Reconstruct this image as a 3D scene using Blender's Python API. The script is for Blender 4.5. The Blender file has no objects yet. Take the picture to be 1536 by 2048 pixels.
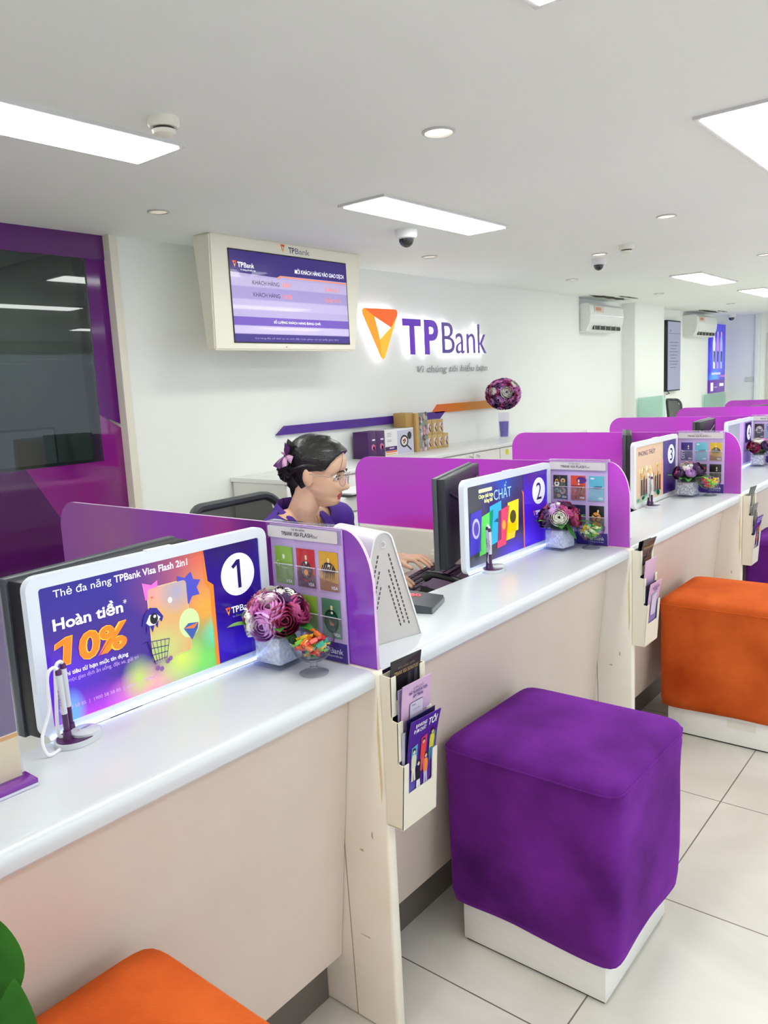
import bpy, bmesh, math, random
from mathutils import Vector, Matrix, Euler
rnd = random.Random(7)
SC = bpy.context.scene
COL = SC.collection
PI = math.pi

# ------------------------------------------------------------------ camera
cd = bpy.data.cameras.new('camera'); cam = bpy.data.objects.new('camera', cd); COL.objects.link(cam)
RT = Vector((0.62679352, -0.77763155, -0.04918378)); UP = Vector((0.1528836, 0.06084252, 0.9863695)); FW = Vector((0.76403958, 0.62576941, -0.1570228))
cam.matrix_world = Matrix(((RT.x, UP.x, -FW.x, -1.174), (RT.y, UP.y, -FW.y, -1.0063), (RT.z, UP.z, -FW.z, 1.4351), (0, 0, 0, 1)))
cd.sensor_fit = 'VERTICAL'; cd.sensor_height = 36.0; cd.lens = 1566.97/2048*36.0; cd.clip_start = 0.02
SC.camera = cam

# ------------------------------------------------------------------ world, light levels, exposure
w = bpy.data.worlds.new('world'); SC.world = w; w.use_nodes = True
w.node_tree.nodes['Background'].inputs[0].default_value = (0.9, 0.95, 1, 1)
w.node_tree.nodes['Background'].inputs[1].default_value = 1.7
PANEL_POWER = 14.5
SC.view_settings.view_transform = 'Standard'; SC.view_settings.look = 'None'
SC.view_settings.exposure = 0.10; SC.view_settings.gamma = 1.0; SC.view_settings.use_curve_mapping = False
SC.cycles.use_denoising = True
SC.cycles.max_bounces = 10; SC.cycles.diffuse_bounces = 5; SC.cycles.transmission_bounces = 10; SC.cycles.transparent_max_bounces = 16
SC.cycles.caustics_reflective = False; SC.cycles.caustics_refractive = False
SC.cycles.sample_clamp_indirect = 6.0

# ------------------------------------------------------------------ constants of the place
PER = 1.3513      # spacing of the service desks
ZT = 0.856        # counter top height
ZD = 1.148        # divider top
ZC = 2.348        # ceiling
YB = 3.02         # back wall
YW = -4.2         # wall behind the customers

# ------------------------------------------------------------------ materials
def lin(c):
    c = c.lstrip('#'); v = [int(c[i:i+2], 16)/255 for i in (0, 2, 4)]
    return [x/12.92 if x <= .04045 else ((x+.055)/1.055)**2.4 for x in v] + [1.0]
_mc = {}
def pm(col, rough=.5, metal=0., emis=0., trans=0., alpha=1., coat=0., spec=.5, ior=1.45, ecol=None, sheen=0.):
    key = (col, rough, metal, emis, trans, alpha, coat, spec, ior, ecol, sheen)
    if key in _mc: return _mc[key]
    m = bpy.data.materials.new('mat_'+col.strip('#')); m.use_nodes = True
    b = m.node_tree.nodes['Principled BSDF'].inputs
    b['Base Color'].default_value = lin(col); b['Roughness'].default_value = rough; b['Metallic'].default_value = metal
    b['Transmission Weight'].default_value = trans; b['Alpha'].default_value = alpha; b['Coat Weight'].default_value = coat
    b['Specular IOR Level'].default_value = spec; b['IOR'].default_value = ior
    if sheen:
        b['Sheen Weight'].default_value = sheen; b['Sheen Roughness'].default_value = .35; b['Sheen Tint'].default_value = lin(col)
    if emis:
        b['Emission Color'].default_value = lin(ecol or col); b['Emission Strength'].default_value = emis
    _mc[key] = m; return m
def nodes(m): return m.node_tree.nodes, m.node_tree.links
def noise_mat(name, c1, c2, scale, rough=.5, bump=0., detail=4, stretch=(1, 1, 1), coords='Object', bscale=None, sheen=0., lo=.35, hi=.65, coat=0., metal=0., spec=.5):
    m = bpy.data.materials.new(name); m.use_nodes = True; N, L = nodes(m); b = N['Principled BSDF']
    tc = N.new('ShaderNodeTexCoord'); mp = N.new('ShaderNodeMapping'); mp.inputs['Scale'].default_value = stretch
    L.new(tc.outputs[coords], mp.inputs[0]); n = N.new('ShaderNodeTexNoise'); n.inputs['Scale'].default_value = scale; n.inputs['Detail'].default_value = detail
    L.new(mp.outputs[0], n.inputs['Vector']); r = N.new('ShaderNodeValToRGB')
    r.color_ramp.elements[0].color = lin(c1); r.color_ramp.elements[1].color = lin(c2); r.color_ramp.elements[0].position = lo; r.color_ramp.elements[1].position = hi
    L.new(n.outputs[0], r.inputs[0]); L.new(r.outputs[0], b.inputs['Base Color']); b.inputs['Roughness'].default_value = rough
    b.inputs['Coat Weight'].default_value = coat; b.inputs['Metallic'].default_value = metal; b.inputs['Specular IOR Level'].default_value = spec
    if sheen: b.inputs['Sheen Weight'].default_value = sheen; b.inputs['Sheen Roughness'].default_value = .4; b.inputs['Sheen Tint'].default_value = lin(c2)
    if bump:
        bp = N.new('ShaderNodeBump'); bp.inputs['Strength'].default_value = bump; bp.inputs['Distance'].default_value = .002
        n2 = N.new('ShaderNodeTexNoise'); n2.inputs['Scale'].default_value = bscale or scale; n2.inputs['Detail'].default_value = 5
        L.new(mp.outputs[0], n2.inputs['Vector']); L.new(n2.outputs[0], bp.inputs['Height']); L.new(bp.outputs[0], b.inputs['Normal'])
    return m
def blob_mat(name, base, blobs, emis=0., rough=.15, axes='XZ', coat=0., alpha=1., facets=None):
    """printed artwork: colour areas laid over a base colour, in the object's own metres"""
    m = bpy.data.materials.new(name); m.use_nodes = True; N, L = nodes(m); b = N['Principled BSDF']
    tc = N.new('ShaderNodeTexCoord'); sp = N.new('ShaderNodeSeparateXYZ'); L.new(tc.outputs['Object'], sp.inputs[0])
    cur = None
    def mth(op, a, c, clamp=False):
        n = N.new('ShaderNodeMath'); n.operation = op; n.use_clamp = clamp
        for i, x in enumerate((a, c)):
            if x is None: continue
            if isinstance(x, (int, float)): n.inputs[i].default_value = x
            else: L.new(x, n.inputs[i])
        return n.outputs[0]
    for (cx, cy, rx, ry, col, soft) in blobs:
        dx = mth('DIVIDE', mth('SUBTRACT', sp.outputs[axes[0]], cx), rx); dy = mth('DIVIDE', mth('SUBTRACT', sp.outputs[axes[1]], cy), ry)
        d = mth('POWER', mth('ADD', mth('MULTIPLY', dx, dx), mth('MULTIPLY', dy, dy)), .5)
        f = mth('DIVIDE', mth('SUBTRACT', 1.0, d), soft, True)
        mx = N.new('ShaderNodeMix'); mx.data_type = 'RGBA'; L.new(f, mx.inputs[0])
        if cur is None: mx.inputs[6].default_value = lin(base)
        else: L.new(cur, mx.inputs[6])
        mx.inputs[7].default_value = lin(col); cur = mx.outputs[2]
    if cur is not None: L.new(cur, b.inputs['Base Color'])
    else: b.inputs['Base Color'].default_value = lin(base)
    b.inputs['Roughness'].default_value = rough; b.inputs['Coat Weight'].default_value = coat; b.inputs['Alpha'].default_value = alpha
    if emis:
        if cur is not None: L.new(cur, b.inputs['Emission Color'])
        else: b.inputs['Emission Color'].default_value = lin(base)
        b.inputs['Emission Strength'].default_value = emis
    return m
def tinted(name, col, fac, gloss_col='#808080', rough=.0, body=None):
    """tinted sheet: part see-through, part body colour, clear gloss on top"""
    m = bpy.data.materials.new(name); m.use_nodes = True; N, L = nodes(m)
    for n in list(N): N.remove(n)
    o = N.new('ShaderNodeOutputMaterial'); t = N.new('ShaderNodeBsdfTransparent'); t.inputs[0].default_value = lin(col)
    d = N.new('ShaderNodeBsdfPrincipled'); d.inputs['Base Color'].default_value = lin(body or col); d.inputs['Roughness'].default_value = .08
    g = N.new('ShaderNodeBsdfGlossy'); g.inputs['Roughness'].default_value = rough
    fr = N.new('ShaderNodeFresnel'); fr.inputs[0].default_value = 1.5
    m1 = N.new('ShaderNodeMixShader'); m1.inputs[0].default_value = fac; L.new(t.outputs[0], m1.inputs[1]); L.new(d.outputs[0], m1.inputs[2])
    ge = N.new('ShaderNodeNewGeometry'); s1 = N.new('ShaderNodeMath'); s1.operation = 'SUBTRACT'; s1.inputs[0].default_value = 1.; L.new(ge.outputs['Backfacing'], s1.inputs[1])
    s2 = N.new('ShaderNodeMath'); s2.operation = 'MULTIPLY'; L.new(fr.outputs[0], s2.inputs[0]); L.new(s1.outputs[0], s2.inputs[1]); g.inputs[0].default_value = (1, 1, 1, 1)
    m2 = N.new('ShaderNodeMixShader'); L.new(s2.outputs[0], m2.inputs[0]); L.new(m1.outputs[0], m2.inputs[1]); L.new(g.outputs[0], m2.inputs[2])
    L.new(m2.outputs[0], o.inputs[0]); return m

WHITE = pm('#d3d5da', .3, coat=.2)
def edge_glass():
    m = tinted('edge_glass', '#ffffff', .0); N, L = nodes(m); t = [n for n in N if n.type == 'BSDF_TRANSPARENT'][0]; lw = N.new('ShaderNodeLayerWeight'); lw.inputs[0].default_value = .45
    r = N.new('ShaderNodeValToRGB'); r.color_ramp.elements[0].color = (.97, .98, 1, 1); r.color_ramp.elements[1].color = (.52, .54, .60, 1); r.color_ramp.elements[0].position = .35; r.color_ramp.elements[1].position = 1.; L.new(lw.outputs['Facing'], r.inputs[0]); L.new(r.outputs[0], t.inputs[0]); return m
CREAM = pm('#eae4d6', .45); LAMI = pm('#ecebea', .35)
FRONT = noise_mat('counter_front_laminate', '#d8c9bb', '#dfd1c5', 2.5, .42)
SIDEP = noise_mat('side_panel_laminate', '#f2ebdb', '#f6f0e4', 5, .42, lo=.4, hi=.6)
KICK = pm('#6d665f', .5); BLACK = pm('#15161a', .45); DGREY = pm('#33363c', .5); CHROME = pm('#c9c9cc', .22, metal=1.)
WALLM = noise_mat('wall_paint', '#f0f2ee', '#f2f4f0', 1.2, .7, bump=.03, bscale=300)
CEILM = noise_mat('ceiling_paint', '#f0f4f1', '#f3f6f3', .8, .8)
COLUMNM = pm('#f0f2ee', .65)
PURP = '#5b2a91'; TXTW = pm('#f5f3ff', .4); TXTD = pm('#3b3550', .5)
ORG = pm('#f58220', .4); GLASS = tinted('clear_glass', '#f3f5fb', .03, body='#eef2fa'); PLASTIC_CLEAR = tinted('clear_plastic', '#fbfafd', .06, rough=.05, body='#f4f2fa')
EGLASS = edge_glass()
GREEN = noise_mat('leaf_green', '#1f5a1d', '#3f8a2c', 25, .4); GREEN2 = noise_mat('leaf_light_green', '#3e7d2a', '#7fb848', 25, .4)

# ------------------------------------------------------------------ shape generators: (vertices, faces)
_bx = {}
def g_box(x0, x1, y0, y1, z0, z1, bev=0., seg=2):
    if bev <= 0:
        v = [(x, y, z) for x in (x0, x1) for y in (y0, y1) for z in (z0, z1)]
        return v, [(0, 1, 3, 2), (4, 6, 7, 5), (0, 4, 5, 1), (2, 3, 7, 6), (0, 2, 6, 4), (1, 5, 7, 3)]
    bm = bmesh.new(); bmesh.ops.create_cube(bm, size=1)
    for q in bm.verts: q.co = Vector(((x0+x1)/2+q.co.x*(x1-x0), (y0+y1)/2+q.co.y*(y1-y0), (z0+z1)/2+q.co.z*(z1-z0)))
    bmesh.ops.bevel(bm, geom=bm.edges[:], offset=bev, segments=seg, affect='EDGES', profile=.5)
    bm.verts.index_update(); r = ([tuple(q.co) for q in bm.verts], [tuple(x.index for x in f.verts) for f in bm.faces]); bm.free(); return r
def g_lathe(prof, n=32, cap=True):
    v = []; f = []
    for r, z in prof:
        for i in range(n): v.append((r*math.cos(2*PI*i/n), r*math.sin(2*PI*i/n), z))
    for j in range(len(prof)-1):
        for i in range(n): f.append((j*n+i, j*n+(i+1) % n, (j+1)*n+(i+1) % n, (j+1)*n+i))
    if cap:
        f.append(tuple(range(n))[::-1]); f.append(tuple((len(prof)-1)*n+i for i in range(n)))
    return v, f
def g_cyl(r, z0, z1, n=24, r1=None): return g_lathe([(r, z0), (r if r1 is None else r1, z1)], n)
def g_sphere(r, n=16, c=(0, 0, 0), s=(1, 1, 1)):
    p = [(r*math.sin(PI*i/n)+1e-5, -r*math.cos(PI*i/n)) for i in range(n+1)]; v, f = g_lathe(p, 2*n, False)
    return [(c[0]+a*s[0], c[1]+b*s[1], c[2]+d*s[2]) for a, b, d in v], f
def g_prism(pts, d0, d1):
    n = len(pts); v = [(x, y, d0) for x, y in pts]+[(x, y, d1) for x, y in pts]
    return v, [tuple(range(n))[::-1], tuple(range(n, 2*n))]+[(i, (i+1) % n, n+(i+1) % n, n+i) for i in range(n)]
def g_tube(path, r, n=8, caps=True):
    path = [Vector(p) for p in path]; R = r if isinstance(r, (list, tuple)) else [r]*len(path); v = []; f = []; up = None
    for i, p in enumerate(path):
        t = (path[min(i+1, len(path)-1)]-path[max(i-1, 0)]).normalized()
        if up is None: up = t.orthogonal().normalized()
        up = (up-t*up.dot(t)).normalized(); s = t.cross(up)
        for k in range(n):
            a = 2*PI*k/n; v.append(tuple(p+(up*math.cos(a)+s*math.sin(a))*R[i]))
    for i in range(len(path)-1):
        for k in range(n): f.append((i*n+k, i*n+(k+1) % n, (i+1)*n+(k+1) % n, (i+1)*n+k))
    if caps: f.append(tuple(range(n))[::-1]); f.append(tuple((len(path)-1)*n+k for k in range(n)))
    return v, f
def smooth_path(pts, n=8):
    P = [Vector(p) for p in pts]; P = [2*P[0]-P[1]]+P+[2*P[-1]-P[-2]]; o = []
    for i in range(1, len(P)-2):
        for k in range(n):
            t = k/n; a, b, c, d = P[i-1:i+3]
            o.append(.5*((2*b)+(c-a)*t+(2*a-5*b+4*c-d)*t*t+(3*b-a-3*c+d)*t**3))
    o.append(P[-2]); return o
def rrect(x0, y0, x1, y1, r, n=6):
    p = []
    for cx, cy, a in ((x1-r, y1-r, 0), (x0+r, y1-r, 90), (x0+r, y0+r, 180), (x1-r, y0+r, 270)):
        for k in range(n+1): t = math.radians(a+90*k/n); p.append((cx+r*math.cos(t), cy+r*math.sin(t)))
    return p
def ell(cx, cy, rx, ry, n=28): return [(cx+rx*math.cos(2*PI*i/n), cy+ry*math.sin(2*PI*i/n)) for i in range(n)]
def stroke(pts, wd):
    o = []; i = []
    for k, p in enumerate(pts):
        a = Vector(pts[max(k-1, 0)]); b = Vector(pts[min(k+1, len(pts)-1)]); t = (b-a).normalized(); n = Vector((-t.y, t.x))*wd/2
        o.append((p[0]+n.x, p[1]+n.y)); i.append((p[0]-n.x, p[1]-n.y))
    return o+i[::-1]
_tx = {}
def g_text(s, bold=0., extrude=0., shear=0., res=3):
    k = (s, bold, extrude, shear, res)
    if k not in _tx:
        c = bpy.data.curves.new('t', 'FONT'); c.body = s; c.offset = bold; c.extrude = extrude; c.shear = shear; c.resolution_u = res
        o = bpy.data.objects.new('t', c); COL.objects.link(o); bpy.context.view_layer.update()
        m = bpy.data.meshes.new_from_object(o.evaluated_get(bpy.context.evaluated_depsgraph_get()))
        v = [tuple(q.co) for q in m.vertices]; f = [tuple(p.vertices) for p in m.polygons]
        bpy.data.objects.remove(o); bpy.data.curves.remove(c); bpy.data.meshes.remove(m)
        x0 = min(q[0] for q in v); y0 = 0.; x1 = max(q[0] for q in v)
        _tx[k] = ([(a-x0, b-y0, z) for a, b, z in v], f, x1-x0)
    return _tx[k]

class P:
    """collects shapes and links them as ONE mesh object"""
    def __init__(s, T=None): s.v = []; s.f = []; s.mi = []; s.m = []; s.sm = []; s.T = T or Matrix()
    def add(s, g, mat, smooth=False, T=None):
        M = s.T @ T if T is not None else s.T; o = len(s.v); s.v += [tuple(M @ Vector(q)) for q in g[0]]
        if mat not in s.m: s.m.append(mat)
        k = s.m.index(mat); s.f += [tuple(i+o for i in q) for q in g[1]]; s.mi += [k]*len(g[1]); s.sm += [smooth]*len(g[1]); return s
    def box(s, x0, x1, y0, y1, z0, z1, mat, bev=0., seg=2, T=None): return s.add(g_box(x0, x1, y0, y1, z0, z1, bev, seg), mat, bev > 0, T)
    def build(s, name, parent=None, loc=None, rz=0., fix=True, angle=40):
        me = bpy.data.meshes.new(name); me.from_pydata(s.v, [], s.f)
        for m in s.m: me.materials.append(m)
        me.polygons.foreach_set('material_index', s.mi); me.polygons.foreach_set('use_smooth', s.sm)
        if fix and len(s.f) < 60000:
            bm = bmesh.new(); bm.from_mesh(me); bmesh.ops.recalc_face_normals(bm, faces=bm.faces[:]); bm.to_mesh(me); bm.free()
        me.update()
        if any(s.sm): me.set_sharp_from_angle(angle=math.radians(angle))
        o = bpy.data.objects.new(name, me); COL.objects.link(o)
        if parent: o.parent = parent
        if loc: o.location = loc
        o.rotation_euler = (0, 0, rz); return o
class Cv:
    """flat artwork on a surface: u to the right, v up, layers a fraction of a millimetre apart"""
    def __init__(s, part, T): s.p = part; s.T = T
    def poly(s, pts, mat, l=1): s.p.add(([(x, y, l*.00035) for x, y in pts], [tuple(range(len(pts)))]), mat, False, s.T); return s
    def rect(s, u0, v0, u1, v1, mat, l=1): return s.poly([(u0, v0), (u1, v0), (u1, v1), (u0, v1)], mat, l)
    def rr(s, u0, v0, u1, v1, r, mat, l=1): return s.poly(rrect(u0, v0, u1, v1, r), mat, l)
    def ell(s, cu, cv, ru, rv, mat, l=1, n=28): return s.poly(ell(cu, cv, ru, rv, n), mat, l)
    def line(s, pts, wd, mat, l=1):
        for a, b in zip(pts[:-1], pts[1:]): s.poly(stroke([a, b], wd), mat, l)
        return s
    def text(s, t, u, v, h, mat, w=None, bold=0., l=3, align='l', rot=0., shear=0.):
        vs, fs, wt = g_text(t, bold, 0., shear); sy = h/.73; sx = w/wt if w else sy*.92
        W = wt*sx; ox = {'l': 0, 'c': -W/2, 'r': -W}[align]
        T = s.T @ Matrix.Translation((u, v, l*.00035)) @ Matrix.Rotation(rot, 4, 'Z') @ Matrix.Translation((ox, 0, 0)) @ Matrix.Diagonal((sx, sy, 1, 1))
        s.p.add((vs, fs), mat, False, T); return s
def face_my(x=0, y=0, z=0): return Matrix(((1, 0, 0, x), (0, 0, -1, y), (0, 1, 0, z), (0, 0, 0, 1)))      # faces -Y, u = +x
def face_mx(x=0, y=0, z=0): return Matrix(((0, 0, -1, x), (-1, 0, 0, y), (0, 1, 0, z), (0, 0, 0, 1)))     # faces -X, u = -y
def yz(x=0): return Matrix(((0, 0, 1, x), (1, 0, 0, 0), (0, 1, 0, 0), (0, 0, 0, 1)))                     # prism of (y,z) along x

def tag(o, label=None, cat=None, group=None, kind=None):
    if label: o['label'] = label
    if cat: o['category'] = cat
    if group: o['group'] = group
    if kind: o['kind'] = kind
    return o
def thing(name, label, cat, loc=(0, 0, 0), rz=0., group=None):
    o = bpy.data.objects.new(name, None); COL.objects.link(o); o.location = loc; o.rotation_euler = (0, 0, rz); o.empty_display_size = .05
    return tag(o, label, cat, group)
def dup(o, loc=None, rz=None, label=None, parent=None):
    kids = list(o.children); c = o.copy(); COL.objects.link(c)
    if parent: c.parent = parent
    for ch in kids: dup(ch, parent=c)
    if loc is not None: c.location = loc
    if rz is not None: c.rotation_euler = (0, 0, rz)
    if label: c['label'] = label
    return c
def struct(part, name, **k): return tag(part.build(name, **k), kind='structure')
def logo(cv, u, v, h, l=3, c1='#f58220', c2='#e8491d', c3='#ffb32e'):
    """triangular folded-ribbon mark, h tall, u,v = top left"""
    wd = h*.80; q = lambda a, b: (u+a*wd, v-b*h)
    cv.poly([q(0, 0), q(1, 0), q(.82, .36), q(.12, .06)], pm(c2, .4, emis=cv_em), l)
    cv.poly([q(0, 0), q(.36, .16), q(.44, .66), q(.52, 1)], pm(c1, .4, emis=cv_em), l+.5)
    cv.poly([q(1, 0), q(.56, 1), q(.50, .98), q(.42, .66), q(.84, .34)], pm(c3, .4, emis=cv_em), l+.7)
cv_em = 0.

# ================================================================== THE ROOM
X0, X1 = -4.0, 13.45
fm = bpy.data.materials.new('floor_tiles'); fm.use_nodes = True; N, L = nodes(fm); b = N['Principled BSDF']
tc = N.new('ShaderNodeTexCoord'); sp = N.new('ShaderNodeSeparateXYZ'); L.new(tc.outputs['Object'], sp.inputs[0])
def _m(op, a, c=None, cl=False):
    n = N.new('ShaderNodeMath'); n.operation = op; n.use_clamp = cl
    for i, x in enumerate((a, c)):
        if x is None: continue
        if isinstance(x, (int, float)): n.inputs[i].default_value = x
        else: L.new(x, n.inputs[i])
    return n.outputs[0]
def grout(ax, off):
    f = _m('FRACT', _m('ADD', _m('DIVIDE', _m('SUBTRACT', sp.outputs[ax], off), .6), 100.5))
    return _m('LESS_THAN', _m('ABSOLUTE', _m('SUBTRACT', f, .5)), .0032)
g = _m('MAXIMUM', grout('X', 1.4086), grout('Y', -.2945))
nz = N.new('ShaderNodeTexNoise'); nz.inputs['Scale'].default_value = 2.2; nz.inputs['Detail'].default_value = 8; nz.inputs['Distortion'].default_value = 1.2; L.new(tc.outputs['Object'], nz.inputs['Vector'])
cr = N.new('ShaderNodeValToRGB'); cr.color_ramp.elements[0].color = lin('#e3dfd7'); cr.color_ramp.elements[1].color = lin('#d3cfc5'); cr.color_ramp.elements[0].position = .35; cr.color_ramp.elements[1].position = .65
L.new(nz.outputs[0], cr.inputs[0]); mx = N.new('ShaderNodeMix'); mx.data_type = 'RGBA'; L.new(g, mx.inputs[0]); L.new(cr.outputs[0], mx.inputs[6]); mx.inputs[7].default_value = lin('#6f6a63')
L.new(mx.outputs[2], b.inputs['Base Color']); b.inputs['Roughness'].default_value = .28
struct(P().box(X0-.1, X1+.1, YW-.1, 5.6, -.1, 0, fm), 'floor')
# ceiling with a few mould marks above the air conditioners
c = P().box(X0-.1, X1+.1, YW-.1, 5.6, ZC, ZC+.1, CEILM)
dark = pm('#4a463c', .9)
for (cx, cy, sx, sy, sd) in ((7.95, 2.86, .52, .075, 1), (8.15, 2.72, .3, .03, 2), (11.75, 2.86, .5, .06, 3), (12.0, 2.74, .25, .03, 4)):
    r2 = random.Random(sd); pts = [(cx+sx*math.cos(a)*(.7+.5*r2.random()), cy+sy*math.sin(a)*(.55+.7*r2.random())) for a in [2*PI*i/22 for i in range(22)]]
    c.add(([(x, y, ZC-.001) for x, y in pts], [tuple(range(22))]), dark)
struct(c, 'ceiling')
struct(P().box(1.47, 7.45, YB, YB+.15, 0, ZC, WALLM).box(7.40, 7.45, YB+.15, 3.3, 0, ZC, WALLM), 'wall_back')
struct(P().box(7.45, X1, 3.10, 3.25, 0, ZC, WALLM), 'wall_recess')
struct(P().box(8.9, 9.96, 2.93, 3.10, 0, ZC, COLUMNM), 'wall_column')
struct(P().box(X1, X1+.12, YW, 3.10, 0, ZC, WALLM), 'wall_right')
struct(P().box(X0-.12, X0, YW, 5.6, 0, ZC, WALLM), 'wall_left')
fw_ = P().box(X0, X1, YW-.12, YW, 0, .25, WALLM).box(X0, X1, YW-.12, YW, 2.2, ZC, WALLM); n_w = 7; ww = (X1-X0)/n_w
for i in range(n_w+1): fw_.box(max(X0, X0+i*ww-.09), min(X1, X0+i*ww+.09), YW-.12, YW, .25, 2.2, WALLM)
struct(fw_, 'wall_front')
for i in range(n_w):  # street glazing added behind the camera, unseen, to fill the hall with light
    x0, x1 = X0+i*ww+.09, X0+(i+1)*ww-.09; o = P().box(x0, x1, YW-.07, YW-.05, .25, .29, CHROME).box(x0, x1, YW-.07, YW-.05, 2.16, 2.2, CHROME).box(x0, x0+.04, YW-.07, YW-.05, .29, 2.16, CHROME).box(x1-.04, x1, YW-.07, YW-.05, .29, 2.16, CHROME).build('window_%d' % (i+2)); tag(o, kind='structure')
    P().box(x0+.04, x1-.04, YW-.064, YW-.058, .29, 2.16, GLASS).build('pane', o)
    l_ = bpy.data.lights.new('added_daylight_portal', 'AREA'); l_.shape = 'RECTANGLE'; l_.size = x1-x0; l_.size_y = 1.95; l_.cycles.is_portal = True; lo_ = bpy.data.objects.new('added_daylight_portal', l_); COL.objects.link(lo_); lo_.location = ((x0+x1)/2, YW-.15, 1.225); lo_.rotation_euler = (PI/2, 0, PI)  # portal steers world light through the added glazing
struct(P().box(X0, 1.47, 5.45, 5.6, 0, ZC, pm('#7f8783', .7)).box(1.47, 1.6, YB+.15, 5.6, 0, ZC, pm('#8b918c', .7)), 'wall_office')
struct(P().box(1.418, 1.47, YB-.03, YB+.15, 0, ZC, pm('#e6e0d2', .5), bev=.004), 'trim_1')
struct(P().box(1.47, 2.16, YB-.012, YB, 0, .09, LAMI), 'baseboard_back')
# purple glazed partition of the office at the left
FILM = tinted('purple_film', '#7a1c8c', .55, body='#7a2490')
FILM2 = tinted('magenta_film', '#b02a90', .5, body='#a0249a')
FILM3 = tinted('deep_purple_film', '#5a1a68', .6, body='#5c1a68')
PANE = tinted('smoky_glass', '#a6b3b0', .10, body='#5d6664')
wn = tag(P().box(X0, 1.418, YB+.03, YB+.045, 2.215+.0, ZC, FILM).build('window_1'), kind='structure')
p = P(); p.box(X0, .3, YB+.03, YB+.045, 0, 2.215, FILM)
T = face_my(0, YB+.03, 0)
def gl(pts, mat): p.add(([(x, YB+.035, z) for x, z in pts], [tuple(range(len(pts)))]), mat)
gl([(1.30, 2.215), (1.418, 2.215), (1.418, 1.3), (1.29, 1.36)], FILM)
gl([(1.29, 1.36), (1.418, 1.28), (1.418, 0), (1.10, 0), (1.10, .62), (.83, 1.10), (1.285, 1.10)], FILM2)
gl([(.3, 1.10), (.83, 1.10), (1.10, .62), (1.10, 0), (.3, 0)], FILM3)
p.build('film_panel', wn)
p = P().box(.3, 1.285, YB+.03, YB+.042, 1.10, 2.215, PANE); p.build('pane', wn)
p = P().box(1.243, 1.285, YB+.05, YB+.075, 1.10, 2.215, pm('#3d4342', .5)).box(.3, 1.243, YB+.05, YB+.075, 1.10, 1.115, pm('#3d4342', .5)); p.build('frame', wn)
# office behind the glass
t = thing('office_copier', 'large white copier seen through purple glass at the far left', 'copier', (.42, 3.55, 0))
P().box(-.33, .26, -.25, .25, .04, .86, pm('#c9c6cc', .5), bev=.015).build('body', t)
P().box(-.30, .20, -.22, .22, .86, 1.06, pm('#d8d8d4', .5), bev=.02).build('scanner_lid', t)
P().box(-.28, .1, -.27, -.25, .55, .70, pm('#8e8c92', .5)).build('paper_tray', t)
t = thing('office_monitor', 'monitor with a pale screen glowing behind the smoky glass', 'monitor', (1.15, 3.80, .72))
P().box(-.26, .26, -.02, .02, .22, .57, BLACK, bev=.006).build('housing', t)
P().box(-.245, .245, -.023, -.019, .24, .555, pm('#b9bcc9', .2, emis=.18)).build('screen', t)
P().box(-.04, .04, -.01, .03, 0, .25, BLACK).box(-.12, .12, -.09, .09, 0, .012, BLACK).build('stand', t)
t = thing('office_desk', 'dark office desk behind the purple glass', 'desk', (.9, 3.85, 0))
P().box(-.1, .5, -.33, .33, .69, .72, pm('#4b3157', .4)).build('desk_top', t)
for sx in (-.08, .46): P().box(sx, sx+.03, -.3, .3, 0, .69, pm('#4b3157', .4)).build('leg', t)
t = thing('drawer_cabinet', 'white drawer cabinet faintly visible through the magenta glass', 'cabinet', (1.25, 3.35, 0))
P().box(-.14, .14, -.2, .1, 0, .98, LAMI, bev=.004).build('body', t)
for z in (.72, .42, .12): d_ = P().box(-.12, .12, -.215, -.2, z, z+.24, pm('#d9d6d2', .4), bev=.003).build('drawer', t); P().box(-.01, .01, -.225, -.215, z+.11, z+.13, CHROME).build('knob', d_)

# end of the hall
tag(P().box(X1-.03, X1, 1.75, 2.42, 0, 2.02, pm('#d8cfba', .5)).box(X1-.035, X1-.03, 1.82, 2.35, .05, 1.95, pm('#e0d9c8', .5)).build('door_1'), kind='structure')
struct(P().box(X1-.06, X1, 2.52, 2.60, 0, ZC, COLUMNM, bev=.005), 'trim_2')

# ------------------------------------------------------------------ ceiling fixtures
PM = pm('#ffffff', .5, emis=PANEL_POWER, ecol='#f8fdf6'); FRM = pm('#d8d8d8', .4)
def panel(x, y, lab):
    t = thing('ceiling_light_panel', lab, 'ceiling light', (x, y, ZC), 0, 'rectangular panel lights in the ceiling')
    P().box(0, 1.2, 0, .3, -.012, 0, FRM).build('frame', t)
    P().box(.022, 1.178, .022, .278, -.016, -.011, PM).build('diffuser', t)
pn = {(-.43, 1.43): 'bright rectangular ceiling light cut off by the left edge of the picture', (1.92, 1.43): 'bright rectangular ceiling light just beside the white dome camera above the hanging display',
      (6.55, 1.38): 'bright rectangular ceiling light above the first air conditioner, the smaller of the two whole ones', (8.75, 1.36): 'furthest bright ceiling light, cut by the right edge of the picture',
      (1.92, -.31): 'large bright ceiling light cut off by the right edge of the picture', (-.47, -.31): 'ceiling light with only its tip showing at the top edge of the picture'}
for (x, y), lab in pn.items(): panel(x, y, lab)
for i, x in enumerate((4.2, 6.5, 8.8, 11.0)): panel(x, -.31, 'added rectangular ceiling light of the row above the customers, out to the right')  # these and the row behind the camera are added, out of view, for brightness
for i, x in enumerate((-2.9, -.5, 1.9, 4.2, 6.5, 8.8, 11.0)): panel(x, -2.3, 'added rectangular ceiling light of the row over the public side of the hall')
panel(-.1, 4.2, 'added rectangular ceiling light of the office behind the purple glass')  # lamp added to brighten the office, not itself in view
panel(-2.8, 1.43, 'rectangular ceiling light over the counters to the left of the picture'); panel(11.1, 1.4, 'rectangular ceiling light near the end wall of the hall')
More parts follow.
